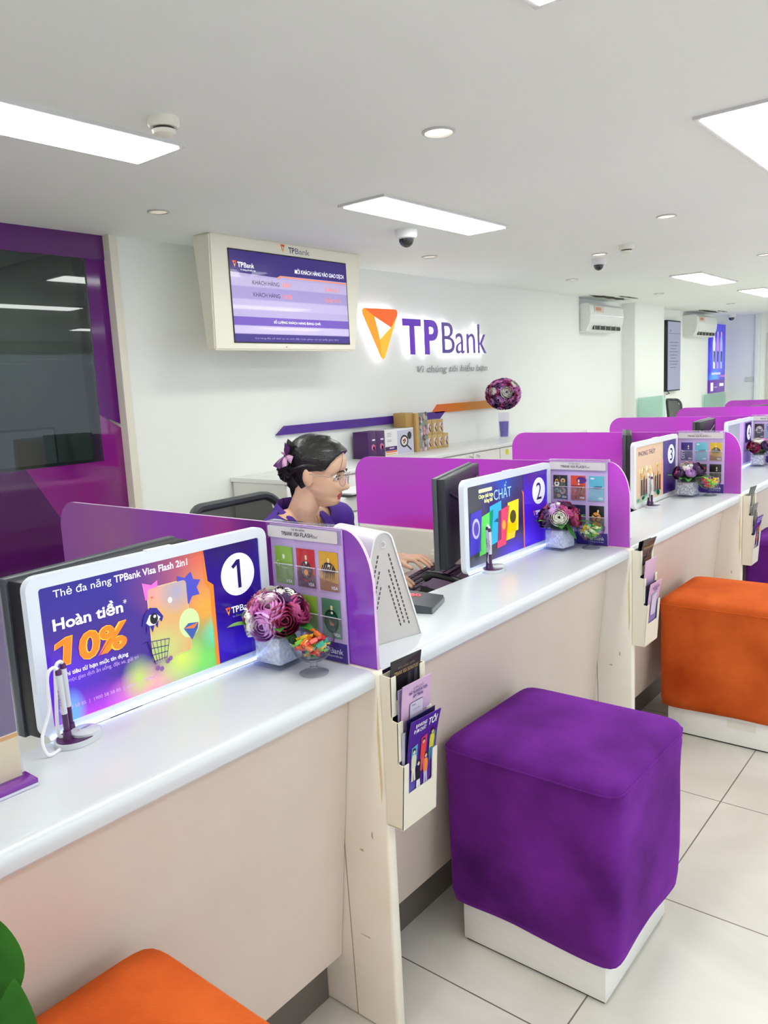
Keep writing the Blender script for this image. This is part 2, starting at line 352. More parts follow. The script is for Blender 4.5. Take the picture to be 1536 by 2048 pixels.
panel(-2.8, -.31, 'added rectangular ceiling light over the customers to the left of the picture')  # also an added panel out of view, for brightness
def downlight(x, y, r, e, lab):
    t = thing('downlight', lab, 'ceiling light', (x, y, ZC), 0, 'small round recessed downlights')
    P().add(g_lathe([(r*.80, -.001), (r*.84, -.007), (r, -.004), (r, 0)], 32, False), pm('#c4c4c0', .35), True).build('trim_ring', t)
    P().add(g_lathe([(r*.80, -.001), (r*.60, -.003), (.0005, -.003)], 32, False), pm('#fff6e0', .4, emis=e), True).build('lens', t)
downlight(1.354, .717, .062, 3.2, 'lit round downlight with warm glow, the largest, in the upper middle of the ceiling')
downlight(1.317, 2.38, .055, .25, 'small unlit round downlight in front of the purple glass partition')
downlight(3.626, 2.383, .06, .35, 'small round downlight between the hanging display and the dome camera')
downlight(3.662, .694, .06, 1.8, 'lit round downlight at the upper right above the orange stool')
downlight(4.668, 1.551, .06, 1.8, 'lit round downlight right beside the second dome camera')
downlight(5.902, 2.364, .06, .4, 'small dim round downlight above the right end of the back cabinets')
downlight(8.128, 2.344, .06, .4, 'tiny dim downlight above the white column')
downlight(10.63, 2.245, .06, .4, 'tiny dim downlight above the wall screen')
downlight(5.95, .70, .06, 1.2, 'round downlight at the right edge above the far desks')
def dome(x, y, s, lab):
    t = thing('dome_camera', lab, 'security camera', (x, y, ZC), 0, None)
    P().add(g_lathe([(.062*s, 0), (.062*s, -.03*s), (.055*s, -.045*s), (.04*s, -.05*s)], 32), pm('#e9e9ea', .35), True).build('mount', t)
    P().add(g_lathe([(.042*s, -.046*s), (.041*s, -.06*s), (.033*s, -.078*s), (.018*s, -.09*s), (.0005, -.094*s)], 32, False), pm('#1b1d22', .08, coat=1), True).build('dome', t)
dome(2.71, 1.90, 1.08, 'white dome security camera with black lens next to the middle ceiling light')
dome(4.90, 1.66, .95, 'white dome security camera beside a lit downlight, further back')
dome(12.9, 2.85, 1.1, 'tiny dark dome camera on the ceiling near the end wall')
def smoke(x, y, s, lab):
    t = thing('smoke_detector', lab, 'smoke detector', (x, y, ZC), 0, None)
    P().add(g_lathe([(.058*s, 0), (.058*s, -.024*s), (.05*s, -.034*s)], 32), pm('#ece9dd', .45), True).build('base', t)
    P().add(g_lathe([(.038*s, -.034*s), (.038*s, -.044*s)], 24), pm('#3c3d3a', .6), True).build('vent', t)
    P().add(g_lathe([(.044*s, -.043*s), (.04*s, -.056*s), (.02*s, -.062*s), (.0005, -.062*s)], 32), pm('#ece9dd', .45), True).build('cap', t)
smoke(.546, 1.262, .9, 'cream round smoke detector above the left end of the ceiling')
smoke(4.455, 1.255, .95, 'small cream smoke detector in front of the second dome camera')
smoke(10.0, 1.5, 1.1, 'small smoke detector at the right edge near the furthest ceiling light')

# ------------------------------------------------------------------ hanging queue display
t = thing('queue_display', 'cream trapezoid box hanging from the ceiling with a purple queue screen', 'display', (1.82, 2.62, 1.695))
TVM = pm('#f4f0de', .45)
f_ = [(0, 0, .653), (1.323, 0, .653), (1.215, 0, 0), (-.02, 0, 0)]; k_ = [(0, .155, .653), (1.323, .155, .653), (1.215, .075, 0), (-.02, .075, 0)]
v = f_+k_; fc = [(0, 1, 2, 3), (7, 6, 5, 4), (0, 4, 5, 1), (1, 5, 6, 2), (2, 6, 7, 3), (3, 7, 4, 0)]
bm = bmesh.new(); bv = [bm.verts.new(q) for q in v]
for q in fc: bm.faces.new([bv[i] for i in q])
bmesh.ops.bevel(bm, geom=bm.edges[:], offset=.008, segments=2, affect='EDGES'); bm.verts.index_update()
h = P().add(([tuple(q.co) for q in bm.verts], [tuple(x.index for x in q.verts) for q in bm.faces]), TVM, True); bm.free()
cv = Cv(h, face_my(0, 0, 0)); logo(cv, .552, .642, .047); cv.text('TP', .620, .597, .036, pm('#3c3f6b', .5), w=.052, bold=.02); cv.text('Bank', .678, .597, .036, pm('#6a6c85', .5), w=.13)
cv.ell(.55, .02, .004, .004, DGREY); h.build('housing', t)
EM = .42
def em(c, e=EM): return pm(c, .25, emis=e, coat=.3)
s = P(); s.box(.125, 1.152, -.004, .0, .041, .580, pm('#0d0d12', .3)); cv = Cv(s, face_my(0, -.004, 0)); cv_em = .5
cv.rect(.132, .048, 1.145, .573, em('#b3a6d4', .3)); cv.poly([(.132, .448), (.5, .438), (.53, .452), (1.145, .452), (1.145, .573), (.132, .573)], em('#34207a', .3), 2)
cv.poly([(.5, .436), (.53, .450), (1.145, .446), (1.145, .439), (.535, .443), (.51, .430)], em('#f08c5a'), 2.5)
cv.rect(.132, .375, 1.145, .430, em('#bcb0da', .3), 1.4); cv.rect(.132, .300, 1.145, .37, em('#a094cc', .3), 1.4); cv.rect(.132, .24, 1.145, .295, em('#bdb2dc', .3), 1.4)
cv.rect(.132, .145, 1.145, .195, em('#6447a8', .5), 2); cv.rect(.132, .048, 1.145, .095, em('#35217a', .4), 2); cv.rect(.132, .1, 1.145, .14, em('#c2b6de', .3), 1.8)
logo(cv, .152, .512, .036, 4); W_ = em('#ffffff', .7)
cv.text('TP', .19, .478, .03, W_, w=.045, bold=.02); cv.text('Bank', .24, .478, .03, W_, w=.08); cv.text('Vì chúng tôi hiểu bạn', .21, .46, .009, W_, w=.12)
cv.text('MỜI KHÁCH HÀNG VÀO GIAO DỊCH', 1.12, .475, .026, W_, w=.46, bold=.003, align='r')
DK = em('#2a2450', .1); OR = em('#f07a50', .6)
for z, n, q in ((.385, '3019', 'Quầy số 2'), (.315, '3020', 'Quầy số 3')):
    cv.text('KHÁCH HÀNG', .297, z, .026, DK, w=.22); cv.text(n, .543, z, .026, OR, w=.077); cv.text(q, .925, z, .026, OR, w=.15)
cv.text('SỐ LƯỢNG KHÁCH HÀNG ĐANG CHỜ:', .66, .162, .015, W_, w=.42, align='c'); cv.text('Vui lòng lấy số thứ tự và chờ đến lượt phục vụ tại quầy giao dịch', .66, .066, .009, em('#a79ad0', .4), w=.75, align='c')
s.build('screen', t); cv_em = 0.

# ------------------------------------------------------------------ illuminated sign on the back wall
t = thing('illuminated_wall_sign', 'backlit purple TPBank lettering with orange triangle on the back wall', 'sign', (-.068, YB, 0)); D = .055
HALO = pm('#ffffff', .4, emis=2.2, ecol='#f4f3ff')
def ext(part, pts, y0, y1, mat):
    n = len(pts); part.add(([(x, y0, z) for x, z in pts]+[(x, y1, z) for x, z in pts], [tuple(range(n))[::-1], tuple(range(n, 2*n))]+[(i, (i+1) % n, n+(i+1) % n, n+i) for i in range(n)]), mat)
tri = [(3.62, 2.042), (3.60, 2.03), (3.602, 2.0), (3.80, 1.675), (3.825, 1.655), (3.85, 1.67), (4.035, 2.0), (4.035, 2.03), (4.01, 2.048)]
p = P(); ext(p, tri, -D+.004, -.012, HALO); p.build('light_box', t)
p = P(); y = -D
O1 = blob_mat('sign_orange', '#ff9a1a', [(3.65, 1.98, .14, .14, '#f2641c', .6), (3.98, 2.0, .16, .10, '#f05a20', .7), (3.84, 1.70, .06, .07, '#ef7a1c', .6)], emis=.55)
OO = [pm('#ff9618', .4, emis=.5), pm('#f2601a', .4, emis=.5), pm('#ffb028', .4, emis=.5)]
for i_, pts in enumerate(([(3.62, 2.042), (3.60, 2.03), (3.602, 2.0), (3.80, 1.675), (3.806, 1.668), (3.79, 1.84), (3.74, 1.985)], [(3.62, 2.042), (4.01, 2.048), (4.035, 2.03), (4.03, 2.0), (3.945, 1.905), (3.74, 1.985)], [(3.945, 1.905), (4.03, 2.0), (3.85, 1.67), (3.825, 1.655), (3.806, 1.668), (3.785, 1.80)])):
    ext(p, pts, y-.004, y+.002, OO[i_])
p.build('ribbon_mark', t)
ppl = pm('#5e14b8', .35, emis=.25); ppl2 = pm('#5a3a9c', .35, emis=.1)
def letters(s, x, z, w, h, bold, fm_, name):
    vs, fs, wt = g_text(s, bold, 0., 0., 4); sx = w/wt; sy = h/.73
    def sol(y0, y1, mat, out=0.):
        vs2, fs2, wt2 = g_text(s, bold+out, .5, 0., 4)
        T = Matrix.Translation((x, (y0+y1)/2, z)) @ Matrix(((1, 0, 0, 0), (0, 0, -1, 0), (0, 1, 0, 0), (0, 0, 0, 1))) @ Matrix.Diagonal((sx, sy, abs(y1-y0), 1))
        p.add((vs2, fs2), mat, False, T)
    p = P(); sol(-D+.004, -.012, HALO); sol(-D-.004, -D+.004, fm_); p.build(name, t)
for ch, x, w, b_, mt in (('T', 4.10, .25, .03, ppl), ('P', 4.40, .20, .03, ppl), ('B', 4.66, .19, -.004, ppl2), ('a', 4.87, .14, -.004, ppl2), ('n', 5.05, .14, -.004, ppl2), ('k', 5.24, .14, -.004, ppl2)):
    letters(ch, x, 1.703, w, .285 if ch in 'TPB' else .285, b_, mt, 'letter')
p = P(); Cv(p, face_my(0, -.012, 0)).text('Vì chúng tôi hiểu bạn', 4.335, 1.545, .058, pm('#8d8f92', .35, metal=.6), w=1.13, shear=.2, bold=.008)
p.build('slogan_lettering', t)
def band(name, lab, pts, mat): p = P(); ext(p, pts, -.03, 0, mat); o = p.build(name); o.location = (0, YB, 0); tag(o, lab, 'wall stripe')
band('wall_stripe', 'long purple slanted-end stripe on the back wall behind the woman', [(2.59, 1.142), (2.678, 1.202), (4.64, 1.200), (4.55, 1.136)], pm('#4d2590', .4))
band('wall_stripe', 'orange stripe on the back wall running up to the flower ball', [(4.46, 1.19), (4.55, 1.262), (5.75, 1.262), (5.75, 1.185)], blob_mat('orange_band', '#d98a1c', [(4.4, 1.22, .7, 5, '#e2601f', 1.)], axes='XZ', rough=.4))

# ------------------------------------------------------------------ cabinets along the back wall
CX, CY = 2.17, 2.50
tag(P().box(CX-.01, CX+4.31, CY-.012, YB-.001, .87, .90, pm('#eceeed', .25), bev=.006).build('cabinet_worktop'), 'long white worktop over the low cabinets along the back wall', 'worktop')
cabl = ['white low cabinet with yellow tag, leftmost under the back worktop, behind the woman', 'white low cabinet under the purple gift boxes', 'white low cabinet with a yellow tag below the gold gift boxes', 'white low cabinet with bow handles below the flower ball', 'white low cabinet at the right end of the back worktop']
c0 = thing('low_cabinet', cabl[0], 'cabinet', (CX, CY, 0), 0, 'low white cabinets along the back wall')
P().box(0, .852, .02, .50, 0, .868, pm('#e3e3de', .4)).build('body', c0)
for i in (0, 1):
    d_ = P().box(.004+i*.426, .422+i*.426, 0, .02, .02, .862, pm('#e8e8e4', .35), bev=.003).build('door', c0)
    hx = .37 if i == 0 else .48
    P().add(g_tube(smooth_path([(hx, 0, .70), (hx, -.03, .715), (hx, -.036, .77), (hx, -.03, .825), (hx, 0, .84)], 5), .005, 8), CHROME, True).build('handle', d_)
P().box(.09, .14, -.002, 0, .80, .845, pm('#e6dc2a', .5)).build('tag', c0)
for i in range(1, 5): dup(c0, (CX+.857*i, CY, 0), label=cabl[i])
tp = .90
def gift(x, w, z, h, y0, y1, art, name, lab, group=None, base='#4a1f5f'):
    p = P().box(0, w, 0, y1-y0, 0, h, pm(base, .4), bev=.002); cv = Cv(p, face_my(0, 0, 0)); art(cv, w, h); o = p.build(name); o.location = (x, y0, z); return tag(o, lab, 'gift box', group)
def a_purple(cv, w, h): cv.rect(w*.5, h*.66, w*.85, h*.72, pm('#e8dff0', .5)); cv.ell(w*.62, h*.42, w*.24, h*.12, pm('#c56a8c', .5)); cv.ell(w*.68, h*.38, w*.1, h*.07, pm('#ead0d8', .5))
gift(3.36, .10, tp, .205, 2.83, 2.98, a_purple, 'gift_box', 'tall dark purple gift box, leftmost on the back worktop'); gift(3.462, .10, tp, .205, 2.83, 2.98, a_purple, 'gift_box', 'second dark purple gift box, touching the white pan box')
def a_pan(cv, w, h):
    cv.rect(w*.42, .005, w*.99, h*.93, pm('#c9c9dc', .5)); cv.ell(w*.66, h*.50, w*.145, h*.24, pm('#26262c', .4), 2); cv.ell(w*.66, h*.50, w*.105, h*.17, pm('#e6ded8', .5), 3)
    for a, b_ in ((.63, .53), (.69, .5), (.65, .44), (.68, .56)): cv.ell(w*a, h*b_, w*.028, h*.04, pm('#7a4030', .5), 4, 12)
    cv.poly(stroke([(w*.73, h*.36), (w*.90, h*.13)], .014), pm('#26262c', .4), 3); cv.ell(w*.85, h*.70, w*.075, h*.15, pm('#33343c', .4), 3)
    for z in (.86, .80, .74, .60, .55): cv.rect(w*.07, h*z, w*.22, h*(z+.02), pm('#9a9a9e', .5))
    cv.rect(0, h*.20, w*.40, h*.36, pm('#4a1f5f', .4), 2); cv.rect(w*.14, h*.27, w*.30, h*.31, pm('#d8cfe6', .5), 3); cv.rect(w*.02, h*.13, w*.40, h*.19, pm('#e8764e', .5), 2); cv.rect(w*.02, h*.05, w*.36, h*.09, pm('#f2bc70', .5), 2)
gift(3.566, .37, tp, .205, 2.83, 2.98, a_pan, 'cookware_box', 'white box printed with a black frying pan on the back worktop', base='#e9e9e9')
gift(3.86, .103, tp+.208, .115, 2.845, 2.97, lambda cv, w, h: None, 'gift_box', 'plain gold box lying on top of the white pan box', base='#b89455')
def a_flor(cv, w, h):
    r2 = random.Random(3); cv.rect(.035, 0, w, h, pm('#8a8f86', .4)); 
    for c_ in ('#b7a79f', '#6d4853', '#c9a6a4', '#3d4643', '#d98ba0', '#dfc9c9', '#566059', '#a8b0a8', '#4a5350'):
        for _ in range(5): cv.ell(.05+r2.random()*(w-.06), h*r2.random()*.94+.008, .008+.011*r2.random(), .012+.012*r2.random(), pm(c_, .4), 2+r2.random()*3, 10)
gift(3.965, .155, tp, .315, 2.82, 2.88, a_flor, 'gift_box', 'tall gold-sided box with a floral front between the pan box and small boxes', base='#c3a062')
def a_bow(cv, w, h):
    cv.ell(w*.55, h*.62, w*.26, h*.17, pm('#e4cfd6', .5), 2, 14); cv.ell(w*.50, h*.32, w*.24, h*.16, pm('#dcc0cc', .5), 2, 14)
    cv.poly([(w*.75, h*.75), (w*.85, h*.7), (w*.6, h*.48), (w*.85, h*.24), (w*.7, h*.16), (w*.46, h*.46)], pm('#3a2a20', .5), 3)
sm = gift(4.125, .078, tp, .122, 2.84, 2.92, a_bow, 'small_gift_box', 'small gold box with bow picture, leftmost of the bottom row of four', 'small gold boxes stacked on the back worktop', '#c2a265')
for i, (dx, dz, lb) in enumerate(((.081, 0, 'small gold box with bow picture, second of the bottom row of four'), (.162, 0, 'small gold box with bow picture, third of the bottom row of four'), (.246, 0, 'small gold box with bow picture, rightmost of the bottom row of four'),
        (.004, .123, 'small gold box with bow picture, leftmost of the three on top'), (.092, .123, 'small gold box with bow picture, middle of the three on top'), (.174, .123, 'small gold box with bow picture, rightmost of the three on top'))):
    dup(sm, (4.125+dx, 2.84, tp+dz), label=lb)

# ------------------------------------------------------------------ flowers
def g_flower(r, layers, seed, lift=.0):
    """nested cupped petals with ruffled rims; returns the petals and their rims"""
    r2 = random.Random(seed); V_ = []; F_ = []; G_ = []
    for j in range(layers):
        q = (j+1)/layers; R = r*(.22+.78*q); n = 3+j
        for k in range(n):
            a0 = 2*PI*(k/n)+j*1.3+r2.random()*.4; wd = 2*PI/n*.85; top = 1.28-.86*q+.10*r2.random(); o = len(V_); nu, nv = 9, 8; ph = r2.random()*6; tl = 1+.06*r2.random()
            for iv in range(nv):
                t_ = iv/(nv-1); el = -1.2+t_*(1.2+top)
                for iu in range(nu):
                    u_ = iu/(nu-1)*2-1; fl = t_**4
                    rr = R*tl*(1+.07*fl+.05*fl*.4*math.sin(7*u_+ph)-.10*abs(u_)**3*t_); a = a0+u_*wd*(1-.30*t_**3)
                    e2 = el-.30*u_*u_*t_
                    V_.append((rr*math.cos(e2)*math.cos(a), rr*math.cos(e2)*math.sin(a), rr*math.sin(e2)*.85))
            for iv in range(nv-1):
                for iu in range(nu-1): b_ = o+iv*nu+iu; (G_ if iv == nv-2 else F_).append((b_, b_+1, b_+nu+1, b_+nu))
    return V_, F_, G_
RIMC = {}
def fl_mat(n, c1, c2, rim=None):
    RIMC[n] = pm(rim or c2, .4, sheen=.3); return noise_mat('petal_'+n, c1, c2, 45, .45, detail=2, sheen=.2, lo=.4, hi=.62, stretch=(1, 1, .4))
FM = {'pink': fl_mat('pink', '#c23aa6', '#e48fd2', '#ea9ad8'), 'lilac': fl_mat('lilac', '#a845c4', '#d9a2ea', '#dfb0ee'), 'wine': fl_mat('wine', '#560f30', '#8c1c50', '#9c3258'), 'plum': fl_mat('plum', '#221036', '#42224f', '#4c2e60'), 'white': fl_mat('white', '#e9e5d2', '#f7f4ea', '#fbfaf4'), 'rose': fl_mat('rose', '#8a1c50', '#b83a76', '#c2508a')}
_fo = {}
def flower(kind, r, pos, nrm, parent, layers=6, name='flower'):
    key = (kind, layers)
    if key not in _fo:
        gf = g_flower(1., layers, len(_fo)+3); me = P().add((gf[0], gf[1]), FM[kind], True); me.add((gf[0], gf[2]), RIMC[kind], True); me = me.build('flower', fix=False, angle=80); _fo[key] = me.data; bpy.data.objects.remove(me)
    o = bpy.data.objects.new(name, _fo[key]); COL.objects.link(o); o.parent = parent
    o.location = pos; o.scale = (r, r, r); o.rotation_mode = 'QUATERNION'; o.rotation_quaternion = Vector(nrm).to_track_quat('Z', 'Y'); return o
def g_leaf(L_, W_, bend=.3, n=8):
    v = []; f = []
    for i in range(n+1):
        t_ = i/n; wd = W_*math.sin(PI*min(1, t_*.97+.02))**.8*(1-.25*t_); z = bend*L_*math.sin(t_*PI*.8)*.5
        v += [(t_*L_, -wd/2, z+wd*.12), (t_*L_, 0, z), (t_*L_, wd/2, z+wd*.12)]
    for i in range(n):
        for k in (0, 1): f.append((i*3+k, i*3+k+1, i*3+k+4, i*3+k+3))
    return v, f

t = thing('flower_ball_vase', 'tall glass vase holding a ball of purple and white flowers on the back worktop', 'flower vase', (5.19, 2.72, tp))
P().add(g_lathe([(.05, 0), (.052, .25), (.049, .25), (.047, .01), (.001, .01)], 24, False), PLASTIC_CLEAR, True).build('vase', t)
P().add(g_lathe([(.001, .03), (.036, .03), (.045, .17), (.001, .172)], 24, False), noise_mat('blue_gel', '#3a22a8', '#5a48c8', 60, .3), True).build('blue_filling', t)
P().add(g_sphere(.125, 12, (0, 0, .42), (1.15, 1.15, .98)), pm('#20301f', .8), True).build('foam_ball', t)
r2 = random.Random(5); N_ = 88
for i in range(N_):
    z = 1-2*(i+.5)/N_; a = i*2.39996; q = Vector((math.sqrt(1-z*z)*math.cos(a), math.sqrt(1-z*z)*math.sin(a), z))
    kd = r2.choice(['lilac', 'lilac', 'pink', 'rose', 'plum', 'wine', 'lilac', 'pink', 'plum']); rr = .028+.012*r2.random()
    flower(kd, rr, (q.x*.148, q.y*.148, .42+q.z*.128), q, t, 3)
for q, rr in (((-.75, -.66, .12), .052), ((-.1, -.8, .6), .035), ((.85, -.3, .35), .045), ((-.95, .1, .2), .035), ((.55, -.8, -.1), .025)):
    q = Vector(q).normalized(); flower('white', rr, (q.x*.155, q.y*.155, .42+q.z*.14), q, t, 4)

# ------------------------------------------------------------------ air conditioners, wall screen, poster, glass boards
def aircon(x, y, z0, z1, w, lab, dark_louver=True):
    h = z1-z0; t = thing('air_conditioner', lab, 'air conditioner', (x, y, z0))
    prof = [(.20, 0), (.05, .0), (.0, h*.32), (-.012, h*.6), (0, h*.92), (.02, h), (.20, h)]
    P(yz(0)).add(g_prism(prof, 0, w), pm('#e9ebe8', .35)).build('casing', t)
    p = P(); p.box(w*.15, w*.95, .012, .03, h*.06, h*.20, pm('#3a3b38', .6)); 
    for i in range(5): p.box(w*(.15+.16*i), w*(.15+.16*i)+.012, .005, .02, h*.06, h*.22, pm('#b9bab5', .5))
    p.build('louvre', t)
    P().box(w*.08, w*.97, -.016, -.008, h*.56, h*.60, pm('#f8faff', .2)).build('trim_strip', t)
    P().box(w*.12, w*.38, -.013, -.004, h*.68, h*.90, pm('#d9cfc4', .5)).box(w*.14, w*.30, -.0135, -.012, h*.74, h*.86, pm('#c98f78', .5)).build('energy_label', t)
aircon(7.47, 2.90, 1.96, 2.27, .96, 'white wall air conditioner left of the column, under a dark ceiling stain')
aircon(11.25, 2.90, 1.97, 2.29, 1.0, 'white wall air conditioner right of the grey wall screen')
t = thing('wall_screen', 'tall narrow black wall display with grey notice page beside the column', 'display', (10.38, 3.03, 1.17))
P().box(0, .56, 0, .05, 0, 1.02, pm('#1e2228', .4), bev=.004).build('housing', t)
p = P().box(.02, .54, -.003, 0, .02, 1.0, pm('#8e90ab', .3, emis=.35)); cv = Cv(p, face_my(0, -.003, 0)); cv.rect(.02, .83, .54, .835, pm('#4a4c66', .5))
for i in range(9): cv.rect(.08+.02*(i % 3), .70-.045*i, .46-.05*((i*7) % 3), .708-.045*i, pm('#5c5e7c', .5))
cv.ell(.12, .87, .02, .02, pm('#6b6d8c', .5)); p.build('screen', t)
P().box(.05, .5, .05, .065, .3, .6, BLACK).add(g_tube([(.1, .03, 0), (.1, .0, -.03), (.05, .03, -.04)], .006), BLACK).build('bracket', t)
p = P().box(0, .86, 0, .03, 0, 1.14, blob_mat('poster_art', '#3f2fd0', [(.4, .55, .5, .45, '#5a6af0', .6), (.25, .2, .35, .2, '#58a6f2', .7), (.4, .0, 2, .24, '#5f2a9a', .15), (.8, .27, .3, .02, '#e06ac0', .5)], emis=.45, rough=.3), bev=.002)
cv = Cv(p, face_my(0, 0, 0)); r2 = random.Random(4)
for cx, c_ in ((.22, '#dfe6ff'), (.42, '#c884d8'), (.62, '#aab8ff')):
    cv.poly([(cx-.03, .95), (cx+.03, .95), (cx+.07, .80), (cx+.05, .6), (cx+.06, .4), (cx-.04, .4), (cx-.06, .6), (cx-.08, .8)], pm(c_, .4, emis=.4), 2)
    cv.ell(cx, .98, .03, .04, pm('#f0c8d8', .4, emis=.3), 3, 12); cv.poly([(cx-.03, .7), (cx+.05, .68), (cx+.03, .5), (cx-.03, .52)], pm('#40306a', .4), 3)
cv.rect(.1, .30, .6, .335, pm('#c9d2ff', .4, emis=.4), 3); cv.rect(.06, .03, .2, .17, pm('#ffffff', .5, emis=.3), 3); cv.rect(.55, .1, .78, .15, pm('#ffffff', .5, emis=.3), 3); cv.rect(.25, .08, .42, .1, pm('#cdbfe8', .5), 3)
o = p.build('wall_poster'); o.location = (12.5, 3.068, 1.07); tag(o, 'narrow glowing blue and purple poster with figures near the end wall', 'poster')
GG = tinted('green_glass', '#e2f4ee', .12, body='#cfe6de')
for x0, x1, z0, z1, y, lb in ((8.95, 9.93, .80, 1.135, 2.895, 'pale green glass panel standing in front of the white column'), (12.2, 13.38, .70, 1.06, 3.05, 'pale green glass panel below the blue poster')):
    t = thing('glass_screen', lb, 'glass screen', (x0, y, 0)); P().box(0, x1-x0, 0, .012, z0, z1, GG).build('glass', t)
    for q in (.1, x1-x0-.13): P().box(q, q+.03, -.005, .02, 0, z0+.02, CHROME).build('post', t)
tag(P().box(X1-.02, X1, 2.62, 2.75, 1.22, 1.30, pm('#d2d4d0', .5), bev=.003).build('control_plate'), 'small grey switch plate on the end wall', 'switch')
t = thing('wall_picture', 'dark framed picture at the very right edge on the end wall', 'picture', (X1-.04, 2.02, 1.2))
P().box(0, .04, 0, .35, 0, .95, BLACK, bev=.004).build('frame', t); P().box(-.002, 0, .03, .32, .03, .92, blob_mat('pic', '#8c6a3a', [(0, .5, .3, .2, '#c0563a', .6)], axes='YZ')).build('image', t)

# ================================================================== SERVICE COUNTERS
PH = .03
stn = ['number 1 sign, nearest to the camera', 'number 2 sign, where the woman sits', 'number 3 sign', 'number 4 sign', 'fifth desk, at the right edge of the picture', 'sixth desk, furthest away']
def counter():
    t = thing('service_counter', 'x', 'counter', (-PER, 0, 0), 0, 'row of white service counters'); w = PER
    r = .02; z1 = ZT; z0 = .8165; nose = [(.27, z1), (r, z1)]+[(r-r*math.sin(a), z1-r+r*math.cos(a)) for a in [PI/2*i/6 for i in range(1, 7)]]+[(r*.55-r*.55*math.cos(a)+0, z0+r*.55-r*.55*math.sin(a)) for a in [PI/2*i/4 for i in range(1, 5)]]+[(.27, z0)]
    P(yz(0)).add(g_prism(nose, PH+.0005, w-.0005), WHITE, True).build('counter_top', t, angle=25)
    P(yz(0)).add(g_prism([(.075, z0), (.147, .14), (.165, .14), (.10, z0)], PH+.001, w-.002), FRONT).build('front_panel', t)
    P().box(PH+.001, w-.001, .199, .215, 0, .145, KICK).build('kick_plate', t)
    P().box(PH+.001, w-.001, .252, .268, .76, z0, LAMI).build('riser', t)
    s = P().box(w, w+PH, -.012, 1.21, 0, .855, SIDEP, bev=.009, seg=3)
    s.add(([(w-.0004, .125, .81), (w-.0004, .128, .81), (w-.0004, .108, .005), (w-.0004, .105, .005)], [(0, 1, 2, 3)]), pm('#b3a590', .6))
    r2 = random.Random(2)
    for (a, b_, c_, d_) in ((.055, .22, .03, .002), (.06, .43, .012, .004), (.15, .38, .02, .003), (.03, .47, .006, .012)):
        s.add(([(w-.0005, a, b_), (w-.0005, a+c_, b_+d_*.4), (w-.0005, a+c_*.9, b_+d_), (w-.0005, a+.002, b_+d_*1.6)], [(0, 1, 2, 3)]), pm('#c3b199', .7))
    s.add(([(w-.0005, -.002, .80), (w-.0005, .004, .72), (w-.0005, .001, .56), (w-.0005, -.004, .60)], [(0, 1, 2, 3)]), pm('#e2d2a0', .6))
    s.build('side_panel', t)
    P().box(PH+.001, w-.001, .268, .72, .735, .76, pm('#eceae6', .35), bev=.003).build('work_desk', t)
    P().box(PH+.001, w-.001, .30, .315, .35, .735, LAMI).build('modesty_panel', t)
    return t
ct = counter(); ct['label'] = 'white service counter with the number 1 sign, nearest to the camera'
cnt = [ct]
for k in range(1, 7):
    lab = 'white service counter with the '+stn[k]+['', '', ', behind the orange stool', ', beyond the orange stool'][k] if k < 4 else ['white service counter at the right edge of the picture beyond the number 4 sign', 'white service counter two places beyond the number 4 sign', 'last white service counter at the far end of the row'][k-4]
    cnt.append(dup(ct, (-PER+k*PER, 0, 0), label=lab))
# the empty floor part left of counter 1 needs its own end panel
dl = ['purple divider behind the number 1 sign, nearest and dullest, with rounded corners', 'magenta divider behind the woman and the number 2 sign', 'magenta divider rising behind the number 2 card rack, at the number 3 sign', 'fourth magenta divider, behind the number 4 sign', 'fifth magenta divider, second furthest', 'furthest magenta divider at the right edge']
pts = [(.002, .857)]+[(.077-.075*math.cos(a), 1.023+.125*math.sin(a)) for a in [PI/2*i/10 for i in range(11)]]+[(1.14+.08*math.sin(a), 1.068+.08*math.cos(a)) for a in [PI/2*i/8 for i in range(9)]]+[(1.22, .857)]
DMAT = []
for k in range(2):
    if k == 0: m = blob_mat('divider_print', '#9350b4', [(.95, 1.05, .5, .6, '#a0689e', 1.), (.62, 1.1, .25, .2, '#a04cc0', .8), (.45, 1.1, .14, .12, '#b84aa8', .8), (.33, 1.12, .12, .2, '#7f2c98', .7), (.05, .95, .12, .25, '#8a3ec8', .8)], axes='YZ', rough=.12, coat=.3)
    else: m = blob_mat('divider_print', '#dc54ea', [(.25, 1.0, .30, .4, '#b346c2', 1.), (.7, .86, .45, .07, '#dc34b4', .8), (1.0, 1.1, .3, .1, '#cf5fdc', .8), (.05, .92, .12, .2, '#a641b4', .8)], axes='YZ', rough=.12, coat=.3)
    DMAT.append(m)
EDGE = pm('#edc9f2', .25, coat=.3)
for k in range(6):
    n = len(pts); p = P(yz(0)); V3 = [(a, b_, d_) for d_ in (0, .008) for a, b_ in pts]
    p.add((V3, [tuple(range(n))[::-1], tuple(range(n, 2*n))]), DMAT[min(k, 1)]); p.add((V3, [(i, (i+1) % n, n+(i+1) % n, n+i) for i in range(n)]), EDGE)
    o = p.build('desk_divider', angle=30); o.location = (k*PER+.010, 0, 0); tag(o, dl[k], 'divider', 'purple dividers between the desks')

